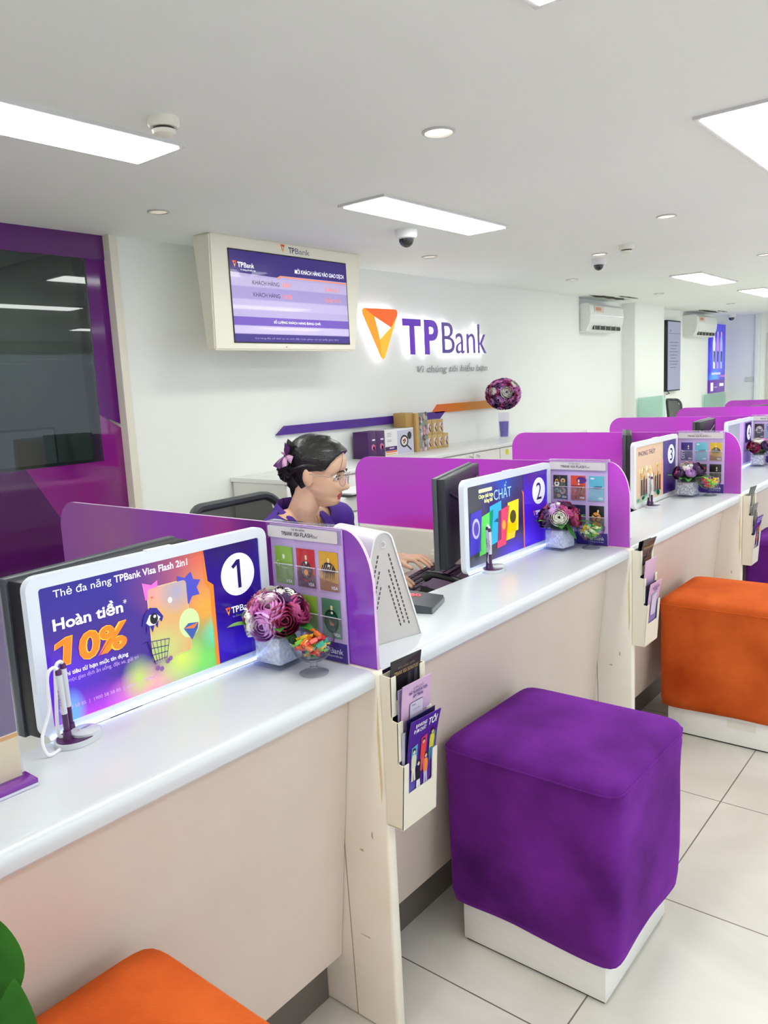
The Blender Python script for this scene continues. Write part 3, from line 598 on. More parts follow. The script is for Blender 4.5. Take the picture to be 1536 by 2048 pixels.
# ------------------------------------------------------------------ card display racks and cards
LILA = blob_mat('rack_back', '#c4a6dc', [(0, .2, .4, .25, '#c9b2e6', 1.)], axes='YZ', rough=.25, coat=.4)
rl = ['lilac display rack with lime, red and gold cards, beside the number 1 sign', 'lilac display rack with cartoon, orange and blue cards, beside the number 2 sign', 'lilac display rack with purple, blue and yellow cards, beside the number 3 sign', 'lilac display rack at the right edge, above the small number 4 sign flowers']
def rack():
    t = thing('card_rack', rl[0], 'card rack', (.0095, .292, ZT+.001), 0, 'card racks hanging on the dividers')
    p = P().box(-.006, -.001, -.216, 0, 0, .29, LILA, bev=.0008); cv = Cv(p, face_mx(-.006, 0, 0))
    cv.rect(.001, .0, .215, .043, pm('#3a1f86', .3, coat=.4)); logo(cv, .128, .033, .018, 3); cv.text('TP', .148, .018, .013, TXTW, w=.017, bold=.02); cv.text('Bank', .167, .018, .013, TXTW, w=.036); cv.text('Vì chúng tôi hiểu bạn', .15, .010, .004, TXTW, w=.05); p.build('backing_board', t)
    p = P().box(-.014, -.006, -.217, .004, .258, .297, PLASTIC_CLEAR, bev=.002); cv = Cv(p, face_mx(-.014, 0, 0)); cv.rr(.002, .262, .212, .288, .004, pm('#ddd7da', .3))
    cv.text('THẺ ĐA NĂNG', .098, .281, .0045, TXTD, w=.042, align='c'); cv.text('TPBANK VISA', .046, .269, .009, TXTD, w=.056, bold=.01); cv.text('FLASH', .105, .269, .0095, TXTD, w=.036, bold=.01); cv.text('2in1', .143, .269, .006, TXTD, w=.012)
    p.box(-.016, .012, -.219, -.212, .290, .298, PLASTIC_CLEAR, bev=.001).box(-.004, .014, -.217, .004, .2935, .297, PLASTIC_CLEAR, bev=.0008); p.build('header_sign', t)
    for r_ in (0, 1):
        for c_ in (0, 1, 2):
            u = .011+c_*.0675; z = .150-.103*r_; P().box(-.0105, -.0095, -u-.060, -u, z, z+.052, PLASTIC_CLEAR, bev=.0003).box(-.0112, -.0095, -u-.060, -u, z+.051, z+.0525, pm('#e9e2f4', .2)).build('pocket', t)
    return t
rk = rack()
for k in range(1, 4): dup(rk, (k*PER+.0095, .292, ZT+.001), label=rl[k])
def card(k, r_, c_, name, base, art, vis=True):
    p = P().box(-.0006, .0006, -.054, 0, 0, .0856, pm(base, .3, coat=.4), bev=.0004); cv = Cv(p, face_mx(-.0006, 0, 0)); art(cv)
    if vis: cv.text('VISA', .034, .005, .0075, TXTW, w=.017, bold=.015, shear=.2, l=4)
    o = p.build('payment_card'); o.location = (k*PER+.0095-.0082, .292-.0145-c_*.0675, ZT+.157-.103*r_)
    tag(o, '%s bank card in the %s %s pocket of the %s rack' % (name, ('top', 'bottom')[r_], ('left', 'middle', 'right')[c_], ('nearest', 'second nearest', 'third', 'right-edge')[k]), 'payment card', 'payment cards in the racks')
q_ = lambda c, **k: pm(c, .3, coat=.4)
def chip(cv, u=.027): cv.rr(u, .062, u+.006, .072, .0015, pm('#e8d6a0', .3), 3); cv.ell(u+.003, .056, .0035, .003, pm('#e8e4d8', .3), 3, 10)
def a_lime(cv): cv.rect(0, .0, .054, .052, q_('#7fa83c'), 1); cv.ell(.028, .063, .004, .006, pm('#e9f0d4', .3), 2, 10); cv.text('G', .003, .04, .014, pm('#c4dc9a', .4), bold=.01); cv.text('Transit', .02, .036, .004, pm('#dff0c0', .4), w=.018)
def a_red(cv): cv.poly([(0, 0), (.054, 0), (.054, .03), (0, .036)], q_('#5c1450'), 1); cv.ell(.028, .037, .020, .024, q_('#c02838'), 2); cv.ell(.028, .038, .0175, .021, q_('#2c1826'), 2.5); cv.ell(.028, .034, .006, .007, q_('#e89a3c'), 3, 12); [cv.ell(.028+.011*math.cos(a), .038+.014*math.sin(a), .0015, .0018, q_('#c86a4c'), 3, 8) for a in [i*.7 for i in range(9)]]; chip(cv)
def a_gold(cv): cv.poly([(0, 0), (.054, 0), (.054, .018), (0, .026)], q_('#9a6420'), 1); cv.poly([(.006, .044), (.01, .055), (.02, .062), (.03, .064), (.042, .058), (.05, .046), (.044, .04), (.012, .04)], q_('#2c2a2c'), 2); [cv.poly([(x, .04), (x+.003, .04), (x+.002, .026-.004*((i*5) % 3)), (x+.001, .026)], q_('#3a2e20'), 2) for i, x in enumerate([.011+.005*j for j in range(7)])]; [cv.line([(.01+.006*i, .045), (.016+.006*i, .058)], .0012, q_('#d9cfae'), 3) for i in range(5)]; chip(cv, .026)
def a_navy(cv): cv.ell(.03, .03, .018, .02, q_('#2e2a66'), 1); chip(cv)
def a_green(cv): cv.rect(0, 0, .054, .03, q_('#5a8a6c'), 1); cv.ell(.027, .037, .021, .026, q_('#0e2e20'), 2); cv.ell(.027, .037, .017, .021, q_('#174a34'), 2.5); [cv.poly([(.024+.003*i, .028), (.027+.003*i, .028), (.03+.004*i-.01, .044-.003*i)], q_('#d87a6a'), 3) for i in range(4)]; chip(cv)
def a_cats(cv):
    for (x, z, c_, r_) in ((.014, .055, '#e8e0d0', .010), (.014, .066, '#e8a040', .006), (.038, .066, '#e0b070', .009), (.038, .052, '#50705c', .009), (.014, .03, '#78b0a8', .010), (.036, .03, '#e0b8b8', .012), (.030, .037, '#c86a6a', .006), (.012, .02, '#b0563c', .006), (.022, .012, '#e8e0a0', .006)): cv.ell(x, z, r_, r_, q_(c_), 2, 12); cv.ell(x, z, r_*.4, r_*.4, q_('#3c3434'), 3, 8)
    cv.line([(.026, .045), (.026, .082)], .0008, q_('#d8a860'), 3)
def a_orange(cv):
    cv.rect(0, 0, .054, .052, q_('#a8382c'), 1); cv.ell(.04, .07, .018, .012, q_('#5a2a86'), 2); r2 = random.Random(6)
    for _ in range(22): cv.poly([(x0, z0), (x0+.006, z0+.002), (x0+.004, z0+.012)] if (x0 := r2.random()*.046) is not None and (z0 := .004+r2.random()*.04) is not None else [], q_(r2.choice(['#e0a030', '#3f7a4c', '#e05a3c', '#6a2a50'])), 2)
    chip(cv)
def a_whale(cv): cv.rect(0, 0, .054, .042, q_('#7cc4d8'), 1); cv.poly([(.010, .044), (.018, .049), (.030, .051), (.042, .050), (.046, .053), (.048, .046), (.040, .041), (.024, .041)], q_('#1e5a78'), 2); cv.line([(.012, .03), (.026, .026), (.044, .03)], .0008, q_('#4fa0ba'), 2); cv.rr(.006, .074, .02, .08, .002, q_('#d8eef4'), 2)
def a_fish(cv): cv.ell(.026, .046, .016, .017, q_('#e09a3c'), 2); cv.ell(.028, .018, .018, .012, q_('#e0a44a'), 2); cv.line([(.012, .056), (.03, .045), (.022, .034), (.044, .026)], .004, q_('#1a1a1e'), 3); cv.line([(.01, .04), (.036, .055)], .0025, q_('#1a1a1e'), 3); chip(cv, .03)
def a_city(cv): cv.rect(.0, .03, .03, .056, q_('#4a3a8a'), 1); cv.text('CITY', .016, .006, .014, pm('#e8e4f4', .4), rot=PI/2, w=.045, bold=.02); chip(cv, .032)
def a_live(cv): cv.text('Live', .004, .012, .017, pm('#f2ecd8', .4), w=.042, bold=.02); chip(cv, .03)
def a_food(cv): cv.ell(.036, .045, .012, .018, q_('#c08a40'), 2); cv.ell(.030, .03, .014, .012, q_('#5a8a3c'), 2); cv.ell(.04, .065, .01, .008, q_('#b84a3c'), 2); chip(cv, .012)
def a_whirl(cv): cv.ell(.027, .05, .02, .022, q_('#c9bcc0'), 2); cv.ell(.027, .044, .012, .008, q_('#3a2e3c'), 3); cv.line([(.012, .06), (.03, .05), (.044, .056)], .003, q_('#3a2e3c'), 3); chip(cv)
for a in ((0, 0, 0, 'lime green', '#8cb844', a_lime), (0, 0, 1, 'red and maroon', '#c0282c', a_red), (0, 0, 2, 'yellow and gold', '#d8a41e', a_gold), (0, 1, 0, 'dark navy', '#1d1b3c', a_navy), (0, 1, 1, 'lime green', '#86a83c', a_lime), (0, 1, 2, 'grey green', '#4c7a62', a_green),
          (1, 0, 0, 'black cartoon animal', '#232226', a_cats), (1, 0, 1, 'orange and red', '#d84a24', a_orange), (1, 0, 2, 'light blue whale', '#5fb4d2', a_whale), (1, 1, 0, 'red', '#d8402c', a_red), (1, 1, 1, 'dark navy', '#1d2046', a_navy), (1, 1, 2, 'black gold-fish', '#161618', a_fish),
          (2, 0, 0, 'purple', '#3f2f80', a_city), (2, 0, 1, 'light blue whale', '#62b8cc', a_whale), (2, 0, 2, 'yellow and gold', '#dcb42a', a_gold), (2, 1, 0, 'black', '#1c1c20', a_live), (2, 1, 1, 'dark food', '#2c2a20', a_food), (2, 1, 2, 'black', '#1b1b1e', a_live),
          (3, 0, 0, 'black and silver', '#2b2030', a_whirl), (3, 0, 1, 'blue', '#4a8ac0', a_whale), (3, 1, 0, 'dark navy', '#22204a', a_navy)): card(*a)

# ------------------------------------------------------------------ illuminated counter signs
FRL = pm('#d9dde4', .3, emis=.13, ecol='#d0dcff', coat=.2); STRIP = pm('#ffffff', .3, emis=3.5, ecol='#a8c4ff')
def sign(k, w, dx, lab, mat, art, navy=True, glow=True):
    global cv_em
    t = thing('counter_sign', lab, 'sign', (k*PER+dx, .278, ZT+.0005))
    fr = FRL if glow else pm('#eceef0', .3, coat=.2)
    out = rrect(0, 0, w, .290, .024, 6); inn = rrect(.022, .018, w-.022, .268, .006, 6); n = len(out)
    V3 = [(x, 0, z) for x, z in out]+[(x, 0, z) for x, z in inn]+[(x, .018, z) for x, z in out]+[(x, .018, z) for x, z in inn]
    F3 = [(i, (i+1) % n, n+(i+1) % n, n+i) for i in range(n)]+[(2*n+i, 3*n+i, 3*n+(i+1) % n, 2*n+(i+1) % n) for i in range(n)]+[(i, 2*n+i, 2*n+(i+1) % n, (i+1) % n) for i in range(n)]+[(n+i, n+(i+1) % n, 3*n+(i+1) % n, 3*n+i) for i in range(n)]
    p = P().add((V3, F3), fr, False); p.box(w*.5-.03, w*.5+.03, .002, .016, .290, .293, fr, bev=.001); p.build('frame', t)
    if glow: P().box(.012, w-.004, -.0035, -.0002, -.0004, .005, STRIP).build('light_strip', t)
    p = P().box(.021, w-.021, .004, .014, .017, .269, mat); cv_em = .35; cv = Cv(p, face_my(.022, .004, .019)); art(cv, w-.044, .249); cv_em = 0.; p.build('ad_panel', t); return t
def e(c, s=.3): return pm(c, .3, emis=s, coat=.15)
def badge(cv, W, num, x0, nav='#2a1580', logo_=True):
    cx = W-.063; cv.ell(cx, .180, .046, .046, e('#e9e9f6', .35), 4, 40); (cv.poly([(cx-.002, .150), (cx+.007, .150), (cx+.007, .212), (cx-.002, .212), (cx-.017, .200), (cx-.012, .194), (cx-.002, .201)], e('#241470', .05), 6) if num == '1' else cv.text(num, cx, .150, .062, e('#241470', .05), bold=-.0, align='c', w=.036, l=6))
    if logo_:
        logo(cv, W-.104, .114, .017, 4); cv.text('TP', W-.088, .099, .014, e('#ffffff', .5), w=.021, bold=.02); cv.text('Bank', W-.065, .099, .014, e('#ffffff', .5), w=.046); cv.text('Vì chúng tôi hiểu bạn', W-.086, .089, .004, e('#b9a8f0'), w=.06)
WT = e('#f4f2ff', .5)
def ad1(cv, W, H):
    cv.poly([(.352, H), (W, H), (W, 0), (.366, 0), (.366, .17), (.357, .183)], blob_mat('navy_art', '#2a1488', [(.44, .05, .2, .08, '#3a18c0', .9), (.44, .26, .2, .06, '#281c6c', .8)], emis=.3), 2)
    cv.poly([(.352, H), (.357, .183), (.371, .172), (.371, .0), (.362, 0), (.362, .165), (.350, .18)], e('#f5862a'), 3); badge(cv, W, '1', .366)
    cv.text('Thẻ đa năng', .027, .227, .014, WT, w=.113); cv.text('TPBank Visa Flash 2in1', .146, .227, .014, WT, w=.165, bold=.015)
    cv.text('Hoàn tiền', .020, .169, .021, WT, w=.138, bold=.025); cv.text('*', .160, .178, .014, WT)
    for b_, c_, l in ((.055, '#ffb030', 5), (.03, '#ff7a14', 5.5)):
        cv.text('0%', .062, .104, .048, e(c_, .5), w=.100, bold=b_, l=l, shear=.1); k_ = (b_-.03)*.06
        cv.poly([(.030-k_, .104-k_), (.043+k_, .104-k_), (.052+k_, .152+k_), (.040, .152+k_), (.020-k_, .145), (.018-k_, .136-k_), (.036-k_, .140)], e(c_, .5), l)
    cv.text('Khi chi tiêu từ hạn mức tín dụng', .012, .083, .008, WT, w=.147, bold=.015); cv.text('Cho mọc giao dịch ăn uống, đặt xe, giải trí', .018, .071, .0075, e('#c9a8ee'), w=.162)
    cv.text('1900 58 58 85  |  1900 58 58 85  |  tpb.vn  |  TPBank', .010, .021, .0065, e('#d8a8e8'), w=.208)
    # bank card outline, star, ribbon, eye, trolley, fan
    star = [(.303+(.026 if i % 2 else .038)*math.cos(PI*i/7+.3), .180+(.022 if i % 2 else .034)*math.sin(PI*i/7+.3)) for i in range(14)]; cv.poly(star, e('#4a4ac0'), 3)
    cv.poly([(.203, .213), (.223, .205), (.238, .212), (.234, .180), (.207, .178)], e('#f06ac8'), 3)
    cv.rr(.211, .052, .305, .200, .009, e('#d9c08e', .35), 2.5); cv.rr(.2125, .0535, .3035, .1985, .008, blob_mat('card_art', '#d8a66c', [(.24, .21, .05, .05, '#e89a98', .9), (.30, .20, .05, .05, '#a8a0b8', .9), (.25, .09, .08, .06, '#b9cf7a', .9)], emis=.3), 3.2)
    logo(cv, .218, .182, .008, 5); cv.text('TPBank', .227, .175, .007, WT, w=.03); cv.text('PLATINUM', .272, .183, .005, WT, w=.028); cv.ell(.262, .166, .005, .006, WT, 5, 10); cv.text('VISA', .272, .060, .012, WT, w=.030, bold=.02, shear=.2)
    cv.ell(.303, .108, .025, .030, e('#c9e0a0', .35), 4); cv.poly([(.288, .100), (.300, .108), (.325, .104), (.322, .092), (.306, .072)], e('#3c5aa8'), 5); cv.poly([(.288, .100), (.325, .104), (.312, .094)], e('#e07840'), 6)
    eye = [(.194, .128), (.200, .150), (.214, .162), (.230, .158), (.243, .138), (.238, .128), (.232, .136), (.228, .118), (.222, .128), (.216, .112), (.211, .126), (.203, .112), (.204, .130)]
    cv.poly(eye, e('#2c2090', .2), 6); cv.poly([(.203, .134), (.212, .148), (.226, .148), (.236, .138), (.222, .126), (.210, .127)], e('#f4f0f4', .3), 7); cv.ell(.221, .139, .009, .011, e('#1b1b26', 0.), 8); cv.ell(.223, .143, .003, .003, WT, 9, 10)
    tr = e('#3a2f78', .1); cv.line([(.193, .094), (.203, .096), (.215, .048)], .0022, tr, 7)
    for a, b_ in (((.203, .096), (.252, .090)), ((.206, .082), (.249, .077)), ((.210, .068), (.246, .066)), ((.214, .054), (.242, .055))): cv.line([a, b_], .0016, tr, 7)
    for i in range(6): cv.line([(.203+.0098*i, .0955-.001*i), (.2145+.0055*i, .052)], .0012, tr, 7)
    for x, z in ((.219, .039), (.243, .046), (.228, .035), (.250, .050)): cv.ell(x, z, .005, .005, e('#8a5a9c', .2), 8, 12)
AD1 = blob_mat('ad_one', '#3b1f86', [(.52, .30, .38, .22, '#f0761c', .75), (.37, .15, .12, .10, '#e8a040', .9), (.10, .0, .35, .075, '#c03cf0', .9), (.02, .10, .16, .08, '#5a1fd8', .9), (.24, .03, .12, .05, '#f090b0', .9), (.36, .04, .15, .10, '#74d060', .9), (.30, .06, .06, .05, '#c8d860', .9), (.20, .05, .04, .05, '#b4d060', 1.), (.40, .09, .05, .04, '#60d8b8', .8), (.06, .03, .03, .05, '#6aa8f4', .7), (.10, .26, .25, .10, '#2a1f8a', .8)], emis=.38, rough=.3, coat=.15)
sg = ['glowing white-framed counter sign with the number 1 and orange 10% offer', 'white-framed counter sign with the number 2 and colourful slanted cards', 'white-framed beige counter sign with the number 3 and picture of people', 'white-framed grey counter sign with the number 4, small, far right']
sign(0, .545, -.567, sg[0], AD1, ad1)
def ad2(cv, W, H):
    cv.poly([(.345, H), (W, H), (W, 0), (.345, 0)], blob_mat('violet_art', '#4a22d8', [(.45, .02, .2, .1, '#5a34f4', .9), (.44, .26, .2, .06, '#4a2a9c', .8)], emis=.3), 2); cv.poly([(.336, .198), (.348, .188), (.350, 0), (.342, 0), (.341, .180)], e('#f5763a'), 3); badge(cv, W, '2', .35)
    cv.text('CHẤT', .155, .188, .034, e('#9fd0ff', .5), w=.11); cv.rr(.066, .222, .146, .234, .004, e('#d8e0b0', .3), 3); cv.text('Chọn thẻ hợp', .066, .205, .012, e('#e8f09a', .5), w=.085, bold=.03); cv.text('bừng khí', .098, .189, .012, e('#e8f09a', .5), w=.05, bold=.03)
    for pts_, c_ in (([(.016, .165), (.080, .172), (.070, .04), (.005, .035)], '#3a2fb8'), ([(.080, .147), (.150, .160), (.128, .03), (.060, .025)], '#5ccf5c'), ([(.128, .172), (.200, .182), (.195, .055), (.120, .045)], '#2aa8d8'), ([(.180, .149), (.250, .160), (.222, .034), (.168, .030)], '#f0406a'), ([(.228, .10), (.300, .105), (.280, .047), (.215, .045)], '#f4c81e'), ([(.240, .168), (.312, .172), (.306, .068), (.232, .066)], '#f8d820')): cv.poly(pts_, e(c_, .4), 4)
    cv.ell(.045, .115, .022, .032, e('#c0b8f0'), 5); cv.ell(.045, .115, .014, .022, e('#5a48b8'), 6); cv.ell(.272, .118, .020, .022, e('#5a5020', .1), 5); cv.ell(.212, .10, .012, .016, e('#f4a83c'), 5); cv.poly([(.15, .12), (.175, .13), (.18, .115)], e('#1c5a90', .1), 5)
    cv.text('VISA', .29, .073, .007, WT, w=.015)
AD2 = blob_mat('ad_two', '#3a3a46', [(.25, .26, .18, .10, '#1f4ec4', .9), (.33, .12, .10, .3, '#3a2a60', .8), (.30, .02, .14, .06, '#5a3ae0', .9), (.16, .2, .08, .08, '#2c2068', .8), (.08, .0, .08, .05, '#7a7f9c', .8)], emis=.30, rough=.25, coat=.3)
sign(1, .56, -.578, sg[1], AD2, ad2)
def ad3(cv, W, H):
    cv.rect(.335, 0, W, H, blob_mat('slate_art', '#5a4a90', [(.45, .03, .2, .1, '#38206c', .9)], emis=.12), 2); cv.poly([(.322, .170), (.338, .165), (.338, 0), (.325, 0)], e('#f0a888', .2), 3); badge(cv, W, '3', .35, logo_=False)
    cv.text('PHONG THỦY', .035, .206, .022, e('#6a4a78', .05), w=.2); r2 = random.Random(9)
    for i in range(26): x = .05+r2.random()*.24; cv.ell(x, .10+.05*r2.random(), .012, .012, e(r2.choice(['#f0dca0', '#e8c890', '#f4e8c0']), .15), 3, 10)
    for i in range(9): x = .06+.028*i; cv.poly([(x, .03), (x+.022, .03), (x+.018, .10+.02*(i % 2)), (x+.004, .10)], e(['#5a4a30', '#2f3a44', '#6a3a3c'][i % 3], .02), 4); cv.ell(x+.011, .112+.02*(i % 2), .006, .008, e('#e8c0a0', .1), 5, 10)
    for i in range(16): cv.ell(.03+r2.random()*.28, .01+.03*r2.random(), .016, .008, e('#5aa890', .1), 3, 10)
AD3 = blob_mat('ad_three', '#e0bfa0', [(.2, .0, .3, .06, '#7cc0a8', .8), (.28, .08, .1, .12, '#e8a888', .9)], emis=.15, rough=.3)
sign(2, .55, -.595, sg[2], AD3, ad3, glow=False)
def ad4(cv, W, H):
    cv.rect(.33, 0, W, H, e('#9a80c8', .2), 2); badge(cv, W, '4', .35, logo_=False); cv.rr(.36, .12, W-.01, .24, .002, e('#4a2f90', .1), 2); cv.rect(.24, 0, .33, H, e('#d8b4f0', .2), 2)
sign(3, .55, -.58, sg[3], blob_mat('ad_four', '#a8aab8', [(.1, .1, .1, .1, '#c8cad4', .9)], emis=.1, rough=.3), ad4)

# ------------------------------------------------------------------ flower cubes, candy bowls, pens
GEL = noise_mat('crystal_filling', '#ccd3ec', '#f4f6fd', 110, .08, bump=1., bscale=60, lo=.38, hi=.66, coat=1.)
def cube_vase(x, y, rz, lab, flw, seed, gel=GEL, leaves=7):
    t = thing('flower_vase', lab, 'flower vase', (x, y, ZT+.0005), rz, 'square glass vases with artificial flowers on the counters'); s_ = .082
    p = P(); a = s_/2
    p.box(-a, a, -a, a, 0, s_, GLASS, bev=.003); p.f = [q for q in p.f if min(p.v[i][2] for i in q) < s_-.0035]; p.sm = p.sm[:len(p.f)]; p.mi = p.mi[:len(p.f)]; p.box(-a+.002, a-.002, -a+.002, a-.002, .001, .006, GLASS); p.build('glass_cube', t)
    P().box(-a+.0045, a-.0045, -a+.0045, a-.0045, .008, s_-.012, gel, bev=.006).build('crystal_filling', t)
    P().add(g_sphere(.045, 8, (0, 0, s_+.022), (1.05, 1.05, .9)), pm('#23331c', .8), True).build('foam', t)
    for kd, (qx, qy, qz), r in flw:
        q = Vector((qx, qy, qz)).normalized(); flower(kd, r, (q.x*.056, q.y*.056, s_+.020+q.z*.048), q, t, 5)
    r2 = random.Random(seed)
    for i in range(leaves):
        a_ = 2*PI*i/leaves+r2.random()*.5; L_ = .055+.022*r2.random()
        o = P().add(g_leaf(L_, .034, .25), GREEN if i % 3 else GREEN2, True).build('leaf', t, fix=False); o.location = (.038*math.cos(a_), .038*math.sin(a_), s_+.006); o.rotation_euler = (0, -.35+.6*r2.random(), a_)
    o = P().add(g_leaf(.062, .040, -.2), GREEN, True).build('leaf', t, fix=False); o.location = (-.020, -.040, s_+.012); o.rotation_mode = 'QUATERNION'; o.rotation_quaternion = Vector((.15, -.65, -.85)).normalized().to_track_quat('X', 'Z')
    return t
# view direction at vase 1 is roughly (+x,+y); towards the camera is (-.7,-.7)
cube_vase(-.066, .214, math.radians(3), 'glass cube vase of pink, wine and white flowers beside the number 1 sign', [
    ('wine', (-.50, -.85, .15), .033), ('pink', (-.75, -.35, .75), .034), ('lilac', (-.98, -.25, -.05), .031), ('rose', (.30, -.95, .45), .031), ('plum', (.25, -.45, 1.0), .030), ('white', (-.2, .15, 1.3), .033),
    ('white', (-1.0, .65, -.05), .030), ('wine', (-.8, .8, .5), .028), ('pink', (-.75, .55, .6), .027), ('white', (.75, -.2, .7), .028), ('wine', (-.1, .9, .8), .028), ('lilac', (.6, .8, .3), .028), ('rose', (.9, -.6, .1), .026)], 1)
cube_vase(1.252, .205, math.radians(-8), 'glass cube vase of plum, white and wine flowers beside the number 2 sign', [
    ('white', (-.85, -.55, .35), .030), ('plum', (-1.0, .45, .2), .032), ('wine', (.35, -.95, .15), .031), ('rose', (-.1, -.7, .8), .030), ('plum', (.3, -.2, 1.0), .028), ('lilac', (-.75, .25, .9), .029), ('white', (-.1, .3, 1.2), .026), ('wine', (-.6, .8, .5), .028), ('wine', (.8, .4, .6), .03), ('white', (.8, -.4, .6), .022)], 2)
SIL = noise_mat('silver_filling', '#a8a8ac', '#eeeef0', 110, .15, bump=.8, bscale=50, lo=.4, hi=.6, coat=1.)
cube_vase(2.570, .20, math.radians(-5), 'glass cube vase with silver filling and flowers beside the number 3 sign', [
    ('white', (-.6, -.1, 1.0), .028), ('lilac', (-.8, -.6, .45), .026), ('plum', (.1, -.8, .5), .033), ('plum', (-1.0, .5, .3), .030), ('wine', (.2, .1, 1.1), .027), ('white', (.6, -.7, .3), .020), ('rose', (-.7, .8, .4), .024), ('wine', (.9, .2, .4), .028)], 3, SIL, 9)
cube_vase(3.90, .215, 0, 'glass cube vase of wine, plum and pink flowers at the right edge', [
    ('wine', (-.9, .1, .2), .032), ('plum', (-.4, -.8, .4), .032), ('white', (-.3, 0, 1.1), .030), ('pink', (.3, -.7, .7), .031), ('rose', (.6, -.3, .9), .03), ('wine', (-.7, .7, .5), .028), ('white', (-.8, .3, .7), .02), ('lilac', (.9, -.2, .3), .03)], 4, SIL)
CAN = {'red': pm('#c81e28', .2, coat=1.), 'green': pm('#1f9a4c', .2, coat=1.), 'orange': pm('#f07a1e', .2, coat=1.), 'yellow': pm('#f2c81e', .2, coat=1.), 'teal': pm('#22a890', .2, coat=1.), 'pink': pm('#f0605a', .2, coat=1.), 'lime': pm('#8ad83c', .2, coat=1.), 'pale': pm('#dde6b0', .2, coat=1.)}
def candy_mesh(c):
    p = P().add(g_box(-.011, .011, -.007, .007, -.006, .006, .003, 2), CAN[c], True)
    for s in (-1, 1):
        r2 = random.Random(3); v = [(s*.010, 0, 0)]+[(s*.022, -.010+.020*i/6, .004*(-1)**i) for i in range(7)]; p.add((v, [(0, i, i+1) for i in range(1, 7)]), CAN[c])
    o = p.build('wrapped_candy', fix=False); d_ = o.data; d_.name = 'wrapped_candy'; bpy.data.objects.remove(o); return d_
CM = {c: candy_mesh(c) for c in CAN}
def bowl(x, y, s, lab, num, cols, n):
    t = thing('candy_bowl', lab, 'glass bowl', (x, y, ZT+.0005), 0, 'footed glass bowls on the counters')
    g = [(.0005, .0), (.030, 0), (.031, .002), (.020, .007), (.008, .012), (.0065, .020), (.009, .026), (.024, .031), (.038, .043), (.0465, .060), (.0485, .074), (.0470, .0745), (.0450, .061), (.0365, .0455), (.022, .0345), (.0005, .031)]
    P().add(g_lathe([(a*s, b_*s) for a, b_ in g], 40, False), EGLASS, True).build('bowl', t, angle=60)
    r2 = random.Random(num*11); i = 0
    for q in range(n):
        lay = q/n; z = .043+.036*lay; R = .006+.021*min(1, lay*1.6)*(1.0 if lay < .75 else .72); a = q*2.39996; c = cols[q % len(cols)]
        o = bpy.data.objects.new('wrapped_candy', CM[c]); COL.objects.link(o); o.location = (x+R*s*math.cos(a), y+R*s*math.sin(a), ZT+z*s+.0005); o.rotation_euler = (r2.uniform(-.6, .6), r2.uniform(-.6, .6), r2.uniform(0, 6.3)); o.scale = (.8*s, .8*s, .8*s)
        sec = int(((math.degrees(math.atan2((o.location.x-x)*.76+(o.location.y-y)*.63, (o.location.x-x)*.627-(o.location.y-y)*.778))+382.5) % 360)//45); side = ('right', 'back right', 'back', 'back left', 'left', 'front left', 'front', 'front right')[sec]; lv = ('lowest', 'low', 'middle', 'topmost')[min(3, int(lay*4))]
        tag(o, '%s wrapped sweet, %s layer, %s side of the %s bowl' % (c, lv, side, ('nearest', 'second', 'third')[num-1]), 'candy', '%s sweets in the bowl by the number %d sign' % (c, num))
bowl(-.072, .105, 1.0, 'footed glass bowl of red, orange and green sweets beside the number 1 sign', 1, ['red', 'yellow', 'pink', 'orange', 'green', 'lime', 'teal', 'red', 'orange'], 22)
bowl(1.303, .115, 1.0, 'footed glass bowl of pale green and yellow sweets beside the number 2 sign', 2, ['pale', 'lime', 'yellow', 'pale', 'green', 'pale'], 18)
bowl(2.625, .115, 1.0, 'footed glass bowl heaped with yellow and pink sweets beside the number 3 sign', 3, ['yellow', 'orange', 'lime', 'yellow', 'pink'], 20)
PUR2 = pm('#4a1450', .3, coat=.4)
